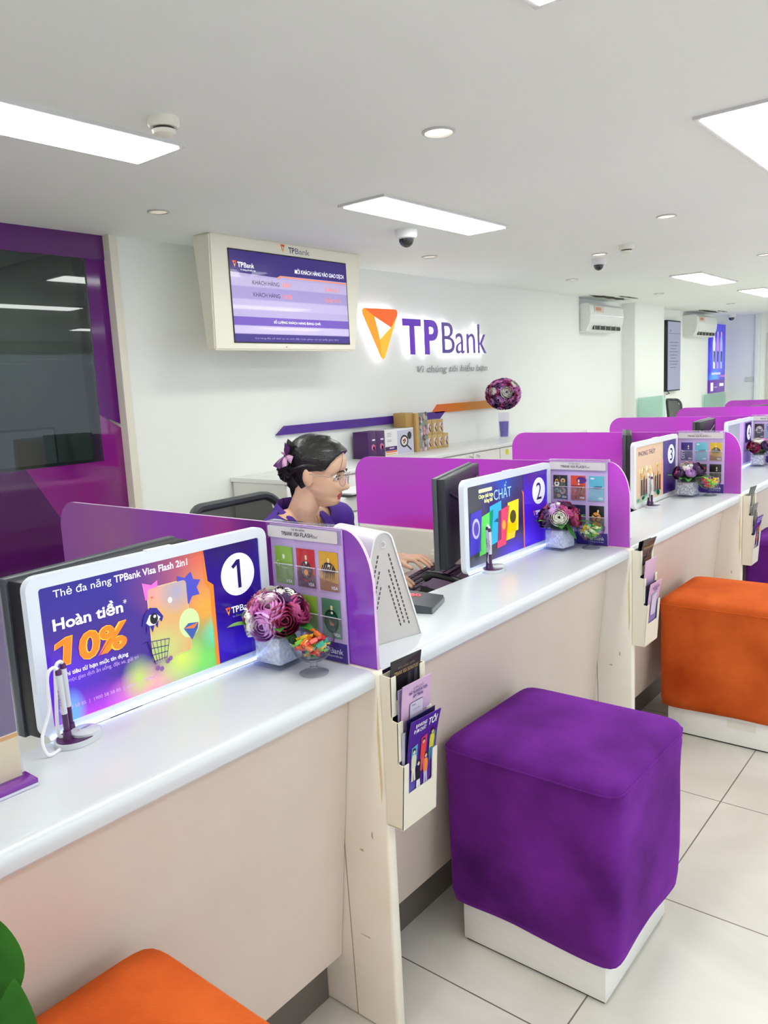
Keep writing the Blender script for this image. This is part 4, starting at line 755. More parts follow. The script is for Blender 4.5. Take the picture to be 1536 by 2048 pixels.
def pens(x, y, rz, num, arch, lean=((0, 0), (0, 0))):
    wh = ('', 'the orange 10% offer sign', 'the sign with slanted coloured cards', 'the beige sign')[num]
    t = thing('pen_stand', 'white oval pen stand with purple rim before '+wh, 'pen stand', (x, y, ZT+.0005), rz, 'pen stands on the counters')
    ov = lambda r1, r2_, z0, z1, m, nm: P().add(([(r1*math.cos(2*PI*i/32), r2_*math.sin(2*PI*i/32), z) for z in (z0, z1) for i in range(32)], [tuple(range(32))[::-1], tuple(range(32, 64))]+[(i, (i+1) % 32, 32+(i+1) % 32, 32+i) for i in range(32)]), m, True).build(nm, t)
    ov(.045, .034, 0, .009, WHITE, 'base'); ov(.041, .030, .009, .0105, PUR2, 'rim')
    p = P().add(g_lathe([(.025, .0085), (.025, .015), (.021, .0175), (.0005, .018)], 32, False), WHITE, True, Matrix.Translation((.010, -.006, 0))); cv = Cv(p, Matrix.Translation((.010, -.006, .0182)) @ Matrix.Rotation(-rz*.0, 4, 'Z')); logo(cv, -.014, .005, .006, 1); cv.text('TPBank', -.007, -.001, .005, TXTD, w=.020, l=1); p.build('logo_disc', t)
    for i, (dx, dy) in enumerate(((-.022, .002), (.004, .020))):
        P().add(g_cyl(.0085, 0, .018, 16, .0065), PUR2, True).build('socket', t).location = (dx, dy, .0085)
        th = '%s pen of the stand by %s' % (('left', 'right')[i], wh)
        q = thing('counter_pen', 'white tethered '+th, 'pen', Vector((x, y, ZT+.0225))+Matrix.Rotation(rz, 3, 'Z') @ Vector((dx, dy, 0)), rz, 'tethered pens on the counters'); q.rotation_euler = (lean[i][0], lean[i][1], rz)
        P().add(g_lathe([(.0036, 0), (.0048, .004), (.0052, .035)], 16), PUR2, True).build('grip', q)
        p = P().add(g_lathe([(.0052, .035), (.0054, .105)], 16), WHITE, True); Cv(p, Matrix(((0, 0, -1, -.0054), (0, -1, 0, 0), (1, 0, 0, .05), (0, 0, 0, 1))) @ Matrix.Identity(4)).text('TPBank', 0, -.002, .005, pm('#a03a90', .5), w=.03); p.build('barrel', q)
        P().add(g_lathe([(.0054, .105), (.0050, .112), (.0025, .116)], 16), PUR2, True).build('cap', q)
        P().add(g_tube(smooth_path([(0, 0, .114)]+arch[i], 8), .0032, 8), pm('#eceaf0', .35), True).build('cord', q)
    return t
pens(-.525, .236, math.radians(15), 1, [[(-.006, .004, .119), (-.016, .006, .113), (-.020, .008, .09), (-.024, .008, .05), (-.044, .008, .012), (-.050, .0, -.008), (-.044, -.006, -.0185), (-.01, -.002, -.0185)],
      [(-.006, .0, .119), (-.014, .002, .11), (-.018, .004, .07), (-.024, .004, .02), (-.028, .0, -.005), (-.022, -.006, -.013)]], ((0, -.03), (0, -.02)))
pens(.872, .240, math.radians(10), 2, [[(.004, .004, .119), (.014, .006, .113), (.020, .008, .09), (.020, .008, .05), (.008, .010, .012), (.006, .0, -.0)],
      [(.006, .0, .119), (.013, .002, .11), (.020, .004, .07), (.010, .004, .02), (.004, .0, -.005)]])
pens(2.215, .235, math.radians(10), 3, [[(.006, .0, .125), (.016, .0, .118), (.022, .0, .08), (.020, .0, .03), (.008, .0, .002)], [(-.006, .0, .125), (-.012, .0, .115), (-.014, .0, .07), (-.008, .0, .02)]])

# ------------------------------------------------------------------ acrylic stand at the far left of counter 1
t = thing('acrylic_notice_stand', 'clear acrylic stand with purple and cream notice on purple base, cut by the left edge', 'notice stand', (-.88, .165, ZT+.0005))
P().box(0, .231, -.028, .012, .0055, .0125, pm('#7a2a9a', .2, coat=.5), bev=.001).box(0, .231, -.028, .012, 0, .0052, pm('#cfcbe0', .25, coat=.5), bev=.001).build('base', t)
P().box(0, .220, -.001, .001, .014, .305, blob_mat('notice_art', '#431a6c', [(.1, .0, 5, .086, '#e6d9a8', .001)], rough=.25, coat=.3)).box(0, .220, -.0014, -.001, .078, .084, pm('#e0a030', .3)).build('notice', t)
P().box(0, .222, -.0035, -.0018, .013, .31, PLASTIC_CLEAR).box(0, .222, .0018, .0035, .013, .31, PLASTIC_CLEAR).build('clear_sheet', t)

# ------------------------------------------------------------------ leaflet holders on the counter ends
HM = pm('#efe9d6', .4, coat=.15)
hl = ['nearest three-tier cream leaflet holder, left of the purple stool', 'three-tier cream leaflet holder left of the orange stool at the right', 'small cream leaflet holder furthest right, below the number 3 card rack']
def holder():
    t = thing('leaflet_holder', hl[0], 'leaflet holder', (.0, -.0125, .52), 0, 'leaflet holders on the counter end panels')
    wd = .118; th = .0022
    side = [(0, 0), (-.042, -.0), (-.050, .14), (-.0505, .142), (-.036, .142), (-.036, .236), (-.024, .238), (-.022, .334), (-.002, .335), (-.0, .335)]
    side = [(0, 0), (-.042, 0), (-.052, .143), (-.038, .145), (-.041, .236), (-.026, .238), (-.028, .330), (0, .332)]
    P(yz(0)).add(g_prism(side, 0, th), HM).add(g_prism(side, wd-th, wd), HM).build('side_wall', t)
    p = P().box(th, wd-th, -.003, -.0005, 0, .332, HM)
    for i, (ya, yb, z0, z1) in enumerate(((-.042, -.052, 0, .145), (-.0385, -.041, .15, .236), (-.026, -.028, .245, .33))):
        # pocket front with a dipped middle and two raised ears
        ear = .017; dip = z0+(z1-z0)*(.52 if i == 0 else .35)
        f = lambda z: ya+(yb-ya)*(z-z0)/(z1-z0)
        for a, b_, zt in ((0, ear, z1), (ear, wd-ear, dip), (wd-ear, wd, z1)):
            v = [(a, f(z0), z0), (b_, f(z0), z0), (b_, f(zt), zt), (a, f(zt), zt)]; v += [(x, y+th, z) for x, y, z in v]
            p.add((v, [(0, 1, 2, 3), (7, 6, 5, 4), (0, 4, 5, 1), (1, 5, 6, 2), (2, 6, 7, 3), (3, 7, 4, 0)]), HM)
    p.box(0, wd, -.042, 0, -.002, .001, HM); p.build('pockets', t)
    return t
hd = holder()
for k in (1, 2): dup(hd, (k*PER, -.0125, .52), label=hl[k])
def leaflet(k, x, y, z, tilt, base, art, lab, w=.098, h=.205, bend=0., skew=0.):
    """folded leaflet, 1.5 mm thick, slightly curled at the top"""
    n = 8; p = P(); m = base if not isinstance(base, str) else pm(base, .35, coat=.25); V_ = []
    for i in range(n+1): zz = h*i/n; V_ += [(0, -bend*(i/n)**3, zz), (w, -bend*(i/n)**3-bend*.5*(i/n)**3, zz), (w, .0018-bend*(i/n)**3*1.5, zz), (0, .0018-bend*(i/n)**3, zz)]
    F_ = [(i*4+j, i*4+(j+1) % 4, i*4+4+(j+1) % 4, i*4+4+j) for i in range(n) for j in range(4)]+[(3, 2, 1, 0), (n*4, n*4+1, n*4+2, n*4+3)]
    p.add((V_, F_), m)
    if art: cv = Cv(p, face_my(0, -.0006, 0)); o0 = len(p.v); art(cv, w, h); p.v[o0:] = [(a, b_-bend*(max(0, c_)/h)**3*(1+.5*a/w), c_) for a, b_, c_ in p.v[o0:]]
    o = p.build('leaflet'); o.location = (k*PER+x, y, z); o.rotation_euler = (tilt, skew, 0); tag(o, lab, 'leaflet', None)
def l_black(cv, w, h): cv.text('BÙNG NỔ ĐẶC QUYỀN', w*.5, h*.90, .005, pm('#9a8a6a', .5), w=w*.55, align='c'); cv.text('TPBANK VISA SIGNATURE', w*.5, h*.84, .009, pm('#c9a66a', .4), w=w*.82, align='c'); cv.text('Nâng tầm phong cách', w*.3, h*.66, .005, pm('#b39a6a', .5), w=w*.5, align='l'); cv.text('Mở thẻ ngay hôm nay', w*.3, h*.62, .005, pm('#8a7a6a', .5), w=w*.5); cv.poly([(w*.55, h*.7), (w*.68, h*.7), (w*.66, h*.83), (w*.57, h*.83)], pm('#3d3a42', .3), 1); cv.poly([(w*.78, h*.7), (w*.92, h*.7), (w*.9, h*.83), (w*.8, h*.83)], pm('#45424a', .3), 1)
def l_lilac(cv, w, h):
    c = pm('#5a4a8a', .5); cv.text('HƯỚNG DẪN', w*.54, h*.92, .006, pm('#8a78a8', .5), w=w*.36, align='c'); cv.text('MỞ TÀI KHOẢN TRÊN', w*.54, h*.875, .0075, c, w=w*.62, align='c', bold=.02); cv.text('APP TPBANK', w*.54, h*.83, .0075, c, w=w*.36, align='c', bold=.02)
    cv.rr(w*.25, h*.36, w*.73, h*.79, .006, pm('#5a5070', .5), 2); cv.rr(w*.26, h*.367, w*.72, h*.785, .005, pm('#d8cbe4', .4), 3); cv.rr(w*.31, h*.49, w*.67, h*.525, .002, pm('#3f2a6a', .4), 4); cv.text('TPBank', w*.3, h*.75, .004, c, w=w*.16, l=4); cv.text('Xin chào quý khách', w*.36, h*.70, .003, c, w=w*.25, l=4)
def l_toi(cv, w, h):
    cv.text('BANKING', w*.16, h*.915, .0085, TXTW, w=w*.38, bold=.015, shear=.1); cv.text('ĐẬM CHẤT', w*.12, h*.855, .0085, TXTW, w=w*.42, bold=.015, shear=.1); cv.text('TÔI', w*.60, h*.875, .017, TXTW, w=w*.30, bold=.02, shear=.15)
    for x, z, c in ((.10, .68, '#5aa8c8'), (.42, .74, '#e03a6a'), (.72, .72, '#5a9a5a')): cv.poly([(w*x, h*(z-.22)), (w*(x+.20), h*(z-.20)), (w*(x+.20), h*(z+.04)), (w*x, h*(z+.02))], pm(c, .35), 2)
    for x, z, top, low, sk in ((.18, .50, '#d8d4b8', '#e6e0c8', '#f0c8a8'), (.50, .56, '#e04a3c', '#d85a5a', '#e8b090'), (.80, .62, '#d8c83c', '#4a7aa8', '#e0b090'), (.36, .34, '#18181c', '#e8e8ea', '#f0d0b8'), (.62, .38, '#f08a3c', '#b8b0d8', '#f0c0a0')):
        q = lambda a, b_: (w*(x+a), h*(z+b_)); cv.poly([q(-.07, -.04), q(.07, -.04), q(.09, .08), q(.05, .12), q(-.05, .12), q(-.08, .07)], pm(top, .4), 4); cv.poly([q(-.07, -.17), q(-.01, -.17), q(0, -.06), q(.02, -.17), q(.08, -.17), q(.06, -.03), q(-.06, -.03)], pm(low, .4), 4.5); cv.ell(w*x, h*(z+.155), w*.045, h*.028, pm(sk, .4), 5, 12); cv.poly([q(-.05, .15), q(-.04, .19), q(.04, .19), q(.05, .15), q(0, .175)], pm('#2a1a18', .5), 6)
    cv.line([(w*.05, h*.10), (w*.35, h*.11), (w*.97, h*.17)], .0015, pm('#f07a3c', .4), 3)
    for i in range(4): cv.ell(w*(.5+.12*i), h*(.20+.01*i), .0025, .0025, TXTW, 4, 10)
LP = blob_mat('lilac_leaflet', '#c0a0d0', [(.05, .18, .2, .09, '#dcb8d8', .9), (.05, .05, .2, .08, '#8a7ab8', .8)], rough=.35, coat=.2); LT = blob_mat('violet_leaflet', '#4a2290', [(.0, .04, .05, .05, '#6a6ac8', .9), (.09, .03, .05, .04, '#5a1a8a', .9)], rough=.3, coat=.3)
leaflet(0, .008, -.026, .655, -.04, '#2a1638', None, 'dark purple leaflet tucked behind the black one in the nearest holder', bend=-.004, w=.09, h=.205)
leaflet(0, .010, -.030, .665, -.02, '#1c181c', l_black, 'black leaflet with gold lettering in the top pocket of the nearest holder', bend=.010, w=.098, h=.215)
leaflet(0, .013, -.0395, .615, .04, '#a898c8', None, 'lilac leaflet at the back of the middle pocket of the nearest holder', w=.098, h=.205)
leaflet(0, .015, -.0425, .62, .06, LP, l_lilac, 'pale lilac leaflet with a phone drawing in the middle pocket of the nearest holder', w=.098, h=.21, bend=.004)
leaflet(0, .009, -.047, .55, .06, '#c8c0d8', None, 'pale leaflet edge at the back of the bottom pocket of the nearest holder', w=.098, h=.18)
leaflet(0, .0165, -.0495, .553, .05, '#1e1a4a', None, 'navy leaflet behind the purple one with five figures in the nearest holder', w=.098, h=.205, bend=.004)
leaflet(0, .0175, -.0525, .548, .05, LT, l_toi, 'purple leaflet with five figures in the bottom pocket of the nearest holder', w=.098, h=.208, bend=.012)
leaflet(1, .006, -.028, .67, -.03, '#18161a', None, 'black leaflet behind another in the top pocket of the holder above the orange stool', w=.09, h=.21, bend=.012)
leaflet(1, .011, -.032, .67, -.02, '#2c262a', l_black, 'front black leaflet in the top pocket of the holder above the orange stool', w=.09, h=.215, bend=.02)
leaflet(1, .010, -.042, .625, .05, LP, None, 'lilac leaflet in the middle pocket of the holder above the orange stool', w=.098, h=.19, bend=.003)
leaflet(1, .012, -.048, .55, .04, '#2a2550', None, 'dark leaflet at the back of the bottom pocket of the holder above the orange stool', w=.095, h=.18)
leaflet(1, .018, -.0515, .55, .05, LP, l_lilac, 'lilac phone leaflet in the bottom pocket of the holder above the orange stool', w=.095, h=.185, bend=.008)
leaflet(2, .012, -.028, .66, -.03, '#262430', None, 'dark leaflet in the top pocket of the holder beside the number 3 sign', w=.07, h=.23, bend=.02)
leaflet(2, .010, -.042, .62, .05, '#38303c', l_black, 'dark grey leaflet in the middle pocket of the holder beside the number 3 sign', w=.075, h=.19, bend=.004)
leaflet(2, .016, -.0515, .55, .05, LT, l_toi, 'purple figure leaflet in the bottom pocket of the holder beside the number 3 sign', w=.095, h=.20, bend=.01)

# ------------------------------------------------------------------ perforated device stands
GSIDE = pm('#cfcbc6', .35, metal=.35); WH2 = pm('#f0f0ee', .3, coat=.2)
def stand(x, y, rz, lab):
    t = thing('device_stand', lab, 'device stand', (x, y, ZT+.0005), rz, 'perforated white device stands')
    hw, H, r, dp = .098, .256, .026, .17
    def outline(o=0.):
        a0 = math.atan2(hw-r, H-r); pts_ = [(-hw-o, 0), (-hw+.006-o, 0)]
        arc = [((r+o)*math.cos(a), H-r+(r+o)*math.sin(a)) for a in [math.pi-a0*.5-(math.pi-a0)*i/12 for i in range(13)]]
        return [(hw+o, 0)]+arc[::-1]+[(-hw-o, 0)]
    pts_ = outline()
    Tm = Matrix(((1, 0, 0, 0), (0, 0, 1, 0), (0, 1, 0, 0), (0, 0, 0, 1)))
    p = P(Tm).add(g_prism(pts_, 0, .0025), GSIDE); cv = Cv(p, Tm.inverted() @ face_my(0, -.0002, 0)); hole = pm('#4c4742', .6)
    sl = (hw-r)/(H-r)
    for s_ in (-1, 1):
        for i in range(17):
            z = .035+i*.0105
            for j in range(3 if i < 13 else 2):
                xx = s_*((H-z)*sl*.93+.001-.011*j-.003*(1 if j else 0)); zz = z+(.005 if j % 2 else 0)
                if abs(xx) < .012: continue
                cv.poly([(xx-.0018, zz-.0035), (xx+.0018, zz-.0035), (xx+.0018-s_*.0015, zz+.0035), (xx-.0018-s_*.0015, zz+.0035)], hole, 1)
    cv.ell(0, H-r, .0085, .0085, pm('#e8e6e4', .25, metal=.3), 2, 20); cv.ell(0, H-r, .006, .006, pm('#b8b4b2', .3, metal=.4), 3, 20); p.build('side_plate', t)
    o1 = outline(.004); n = len(o1); V_ = [(x_, yy, z_) for yy in (-.003, dp) for x_, z_ in o1]+[(x_, yy, z_) for yy in (-.003, dp) for x_, z_ in pts_]
    F_ = [(i, i+1, n+i+1, n+i) for i in range(n-1)]+[(2*n+i, 3*n+i, 3*n+i+1, 2*n+i+1) for i in range(n-1)]+[(i, 2*n+i, 2*n+i+1, i+1) for i in range(n-1)]+[(n+i, n+i+1, 3*n+i+1, 3*n+i) for i in range(n-1)]
    P().add((V_, F_), WH2, True).build('cover', t, angle=35)
    P(Tm).add(g_prism(pts_, dp-.004, dp-.001), GSIDE).build('back_plate', t); return t
stand(.160, .095, math.radians(-14), 'white wedge-shaped device stand with perforated grey side behind the number 1 card rack')
stand(PER+.130, .115, math.radians(-5), 'white wedge-shaped device stand with perforated side behind the number 2 card rack')
stand(2*PER+.125, .115, math.radians(0), 'white wedge-shaped device stand mostly hidden behind the number 3 card rack')
# black cable behind divider 2
tag(P().add(g_tube(smooth_path([(PER+.030, .055, ZT+.004), (PER+.045, .035, ZT+.004), (PER+.06, .02, ZT+.02), (PER+.05, .03, ZT+.035), (PER+.035, .05, ZT+.04)], 6), .0028, 8), BLACK, True).build('cable'), 'short black cable loop at the foot of the stand behind the number 2 divider', 'cable')

# ------------------------------------------------------------------ small dark display on counter 2
t = thing('number_display', 'flat dark grey box with red digits 80 on the white counter', 'number display', (.425, .228, ZT+.0005), math.radians(20))
pr_ = [(-.075, 0), (.075, 0), (.075, .034), (-.075, .018)]
P(yz(-.06)).add(g_prism(pr_, 0, .12), pm('#42464b', .45)).build('body', t)
P().box(-.06, .06, -.078, -.074, .002, .012, pm('#7a7f84', .4), bev=.001).build('front_strip', t)
p = P(); a_ = math.atan2(.016, .15); Cv(p, Matrix.Translation((.020, -.005, .0268)) @ Matrix.Rotation(a_, 4, 'X') @ Matrix.Rotation(math.radians(-72), 4, 'Z')).text('80', -.012, -.010, .022, pm('#ff2a3c', .3, emis=1.2), w=.030, bold=.01, l=1); p.build('digits', t)

# ------------------------------------------------------------------ keyboard, telephone, papers
t = thing('keyboard', 'black keyboard on the desk under the hand of the woman', 'keyboard', (.965, .572, .7605), math.radians(12))
P().box(-.215, .215, -.07, .07, 0, .014, BLACK, bev=.003).build('case', t)
p = P()
for r_ in range(5):
    for c_ in range(16): p.box(-.205+c_*.0256, -.205+c_*.0256+.022, -.060+r_*.0245, -.060+r_*.0245+.020, .014, .020, pm('#2b2530', .5), bev=.0015, seg=1)
p.build('keys', t)
t = thing('telephone', 'black desk telephone with coiled cord behind the number 2 sign', 'telephone', (.845, .38, .7605), math.radians(18))
P(yz(-.08)).add(g_prism([(-.07, 0), (.08, 0), (.08, .055), (-.07, .02)], 0, .16), pm('#1d1f23', .35)).build('base', t)
P().add(g_tube(smooth_path([(-.055, -.07, .045), (-.055, -.05, .065), (-.055, .04, .085), (-.055, .075, .075)], 5), [.014]*3+[.011]*9+[.016]*4, 12), pm('#17181b', .3), True).build('handset', t)
co = [];
for i in range(260): a = i*.62; co.append((-.085-.0004*i*.6+.007*math.cos(a), -.08+.00085*i+.0*math.sin(a), .014+.007*math.sin(a)+.02*math.sin(i*.012)))
P().add(g_tube(co, .0018, 5), pm('#17181b', .3), True).build('coiled_cord', t)
tag(P().box(-.05, .05, -.03, .03, 0, .002, pm('#dbe23a', .5)).build('sticky_note', loc=(.655, .40, .7605), rz=.3), 'yellow note lying behind the dark number display', 'note')
tag(P().box(-.07, .07, -.04, .04, 0, .003, pm('#eceef0', .5)).build('paper_slip', loc=(.79, .335, .7605), rz=.25), 'white paper slip beside the yellow note', 'paper')
tag(P().box(-.075, .075, -.05, .05, 0, .05, pm('#e9e3d2', .5), bev=.004).box(-.06, .02, -.045, .045, .05, .062, pm('#f2eee2', .5), bev=.003).build('document_box', loc=(1.235, .655, .7605), rz=.1), 'small cream box on the desk in front of the magenta divider', 'box')
tag(P().box(-.03, .03, -.02, .02, 0, .05, pm('#a81e2a', .4), bev=.004).build('stamp_box', loc=(1.25, .52, .7605), rz=.1), 'small dark red box behind the keyboard', 'box')

# ------------------------------------------------------------------ monitors
def monitor(x0, y0, x1, y1, zb, zt, lab, th=.035, fins=False, stand_x=.5, grey='#24262c'):
    w = math.hypot(x1-x0, y1-y0); a = math.atan2(y1-y0, x1-x0); t = thing('monitor', lab, 'monitor', (x0, y0, .7605), a, 'black desk monitors'); b0 = zb-.76; b1 = zt-.76
    body = pm(grey, .4)
    P().box(0, w, 0, th*.45, b0, b1, pm('#4a4e55', .35), bev=.003).build('bezel', t)
    P().box(.003, w-.003, -th*.75, .001, b0+.004, b1-.003, body, bev=.006, seg=2).build('back_shell', t)
    P().box(.014, w-.014, th*.45, th*.45+.001, b0+.014, b1-.014, pm('#20242c', .1)).build('screen', t)
    if fins:
        p = P()
        for i in range(44): z = b0+.02+i*(b1-b0-.04)/44; p.box(.020, w-.020, -th*.75-.003, -th*.75+.001, z, z+.0032, pm('#3f4349', .5))
        p.build('vent_fins', t)
    else:
        p = P(); Cv(p, face_my(0, -th*.75-.0008, 0)).text('AOC', w*.80, b1-.05, .018, pm('#15161a', .3), w=.05, bold=.02, l=1)
        p.add(g_tube(smooth_path([(w*.1, -th*.78, b1-.05), (w*.35, -th*.8, b1-.085), (w*.6, -th*.8, b1-.075), (w*.9, -th*.78, b1-.045)], 6), .004, 6), body, True)
        p.build('back_relief', t)
    P().box(w*stand_x-.03, w*stand_x+.03, -.035, -.012, .01, b0+.12, body, bev=.004).build('neck', t)
    P().box(w*stand_x-.09, w*stand_x+.09, -.075, .035, 0, .01, body, bev=.003).build('foot', t); return t
monitor(.725, .342, 1.173, .502, .872, 1.158, 'black monitor seen from behind between the woman and the number 2 sign', stand_x=.72)
monitor(-.545, .395, -.130, .455, .825, 1.128, 'black monitor with vent slots behind the number 1 sign', fins=True, th=.055, grey='#1c1e22')
monitor(2.32, .40, 2.70, .555, .87, 1.165, 'black monitor seen edge-on above the number 2 stand')
monitor(3.49, .46, 3.93, .50, .87, 1.15, 'black monitor top above the number 3 card rack', grey='#1f2025')
monitor(5.45, .66, 5.85, .50, .87, 1.15, 'dark monitor top at the right edge behind the number 4 sign', grey='#3a2c3c')

# ------------------------------------------------------------------ velvet stools
def stool(x, y, rz, base, lab, hi, sx=.44, sy=.455, sticker=None):
    t = thing('cube_stool', lab, 'stool', (x, y, 0), rz, 'velvet cube stools along the counters')
    z0, z1 = .125, .556; nu = 32; V_ = []; F_ = []
    # side skin: rings of a rounded square, slightly bulged, loose hem
    def ring(z, k, r_, wv): 
        o = []
        for s in range(4*nu):
            a = 2*PI*(s+.5)/(4*nu); c_, s_ = math.cos(a), math.sin(a); n_ = 13.; d = (abs(c_)**n_+abs(s_)**n_)**(-1/n_)
            wob = 1+wv*math.sin(5*a+z*22)+.4*wv*math.sin(11*a-z*31); o.append((sx/2*k*d*c_*wob, sy/2*k*d*s_*wob, z))
        return o
    rings = [(z0+.012*0, .93, .0), (z0, .965, .003), (z0+.02, .985, .004), (z0+.10, .992, .003), (z0+.2, .995, .003), (z0+.3, .992, .002), (z1-.075, .996, .003), (z1-.050, 1.004, .003), (z1-.040, .996, .002), (z1-.032, 1.006, .001), (z1-.022, 1.004, .001), (z1-.014, .992, 0), (z1-.005, .972, 0), (z1, .945, 0), (z1+.004, .88, 0), (z1+.008, .75, 0), (z1+.011, .5, 0), (z1+.012, .25, 0)]
    for z, k, wv in rings: V_ += ring(z, k, 0, wv)
    n = 4*nu
    for j in range(len(rings)-1):
        for i in range(n): F_.append((j*n+i, j*n+(i+1) % n, (j+1)*n+(i+1) % n, (j+1)*n+i))
    r2 = random.Random(int(x*100)); 
    for i in range(n):                      # hem hangs lower at the corners
        a = 2*PI*(i+.5)/n; dz = -.010*abs(math.sin(2*a))**3+.006*math.sin(3*a+x)
        for j in (0, 1): q = V_[j*n+i]; V_[j*n+i] = (q[0], q[1], q[2]+dz)
    F_.append(tuple((len(rings)-1)*n+i for i in range(n)))
    P().add((V_, F_), hi, True).build('velvet_cover', t, fix=False, angle=180)
    pp = [(a_*1.0, b_*1.0, z1-.020) for a_, b_, _ in ring(z1-.02, 1.003, 0, .0)]; p = P()
    p.add(g_tube(pp+[pp[0], pp[1]], .0026, 6, False), hi, True); p.build('piping', t)
    b_ = P().box(-sx/2+.03, sx/2-.03, -sy/2+.043, sy/2-.035, .006, .16, noise_mat('brushed_steel', '#efeeea', '#f4f3f0', 18, .3, stretch=(1, 1, 20), coat=.3), bev=.002).box(-sx/2+.035, sx/2-.035, -sy/2+.048, sy/2-.040, 0, .0058, BLACK); b_.build('steel_base', t)
    if sticker: P().box(-sx/2+.0285, -sx/2+.0299, *sticker, pm('#e6e4da', .5)).build('label_sticker', t)
    return t
VP = noise_mat('purple_velvet', '#430f59', '#7a2a9c', 4.2, .85, bump=.7, bscale=200, sheen=.9, lo=.3, hi=.7, detail=6, spec=.15)
VO = noise_mat('orange_velvet', '#ac4010', '#e0692c', 4.0, .85, bump=.7, bscale=200, sheen=.8, lo=.3, hi=.7, detail=6, spec=.15)
stool(.548, -.152, math.radians(0), '', 'purple velvet cube stool on a steel base in front of the number 2 counter', VP, .445, .465)
stool(2.045, -.16, 0, '', 'orange velvet cube stool at the right, in front of the number 3 counter', VO, .445, .465, (-.135, -.03, .07, .10))
stool(-.750, -.160, 0, '', 'orange velvet cube stool at the bottom left, in front of the number 1 counter', VO, .44, .455)
stool(3.33, -.15, 0, '', 'purple velvet cube stool at the right edge, beyond the orange one', VP, .445, .465)

# ------------------------------------------------------------------ leafy plant at the bottom left
t = thing('potted_plant', 'green plant leaf poking in at the bottom left corner', 'plant', (-1.22, -.45, 0))
P().add(g_lathe([(.11, 0), (.14, .40), (.145, .42), (.13, .42), (.12, .36), (.001, .36)], 24), pm('#e6e2da', .4), True).build('pot', t)
P().add(g_lathe([(.122, .35), (.001, .38)], 20, False), pm('#3a2c22', .9)).build('soil', t)
DLEAF = noise_mat('dark_leaf', '#163f06', '#2a6410', 14, .6, spec=.2)
for i, (b0, tp_, W_) in enumerate((((-.9540, -.4030, .9560), (-.9290, -.3706, 1.0130), .046), ((-.9728, -.4471, .8995), (-.9369, -.4047, .9812), .048), ((-1.04, -.36, .80), (-1.12, -.22, .93), .08), ((-1.08, -.50, .80), (-1.16, -.60, .92), .07))):
    b0 = Vector(b0); tp_ = Vector(tp_); o0 = Vector((1.22, .45, 0)); lb = b0+o0; d_ = tp_-b0
    P().add(g_tube(smooth_path([(0, 0, .36), (lb.x*.6, lb.y*.6, .36+(lb.z-.36)*.5), tuple(lb)], 6), .004, 8), GREEN, True).build('stem', t)
    lf = P().add(g_leaf(d_.length, W_, .08, 14), DLEAF, True).build('leaf', t, fix=False); lf.location = lb; lf.rotation_mode = 'QUATERNION'
    z_ = Vector((-.28, -.74, .6)); xx = d_.normalized(); yy = z_.cross(xx).normalized(); z_ = xx.cross(yy); lf.rotation_quaternion = Matrix((xx, yy, z_)).transposed().to_quaternion()

# ------------------------------------------------------------------ office machine behind the woman
t = thing('white_printer', 'white office machine with blue label behind the woman', 'printer', (2.40, 2.08, 0))
P().box(-.3, .35, 0, .36, 0, .70, pm('#e6e8e6', .4), bev=.01).build('body', t)
P().box(-.28, .33, .01, .34, .705, .80, pm('#eceeec', .35), bev=.012).build('top_unit', t)
P().box(-.14, .16, -.03, .2, .803, .812, pm('#3c3e40', .4)).box(-.12, .17, -.02, .2, .813, .822, pm('#f4f4f4', .5)).build('paper_tray', t)
P().box(-.055, .055, -.002, 0, .55, .69, pm('#4aa8d8', .4)).box(-.05, .05, -.003, -.002, .55, .63, pm('#c8d8e0', .4)).build('blue_label', t)

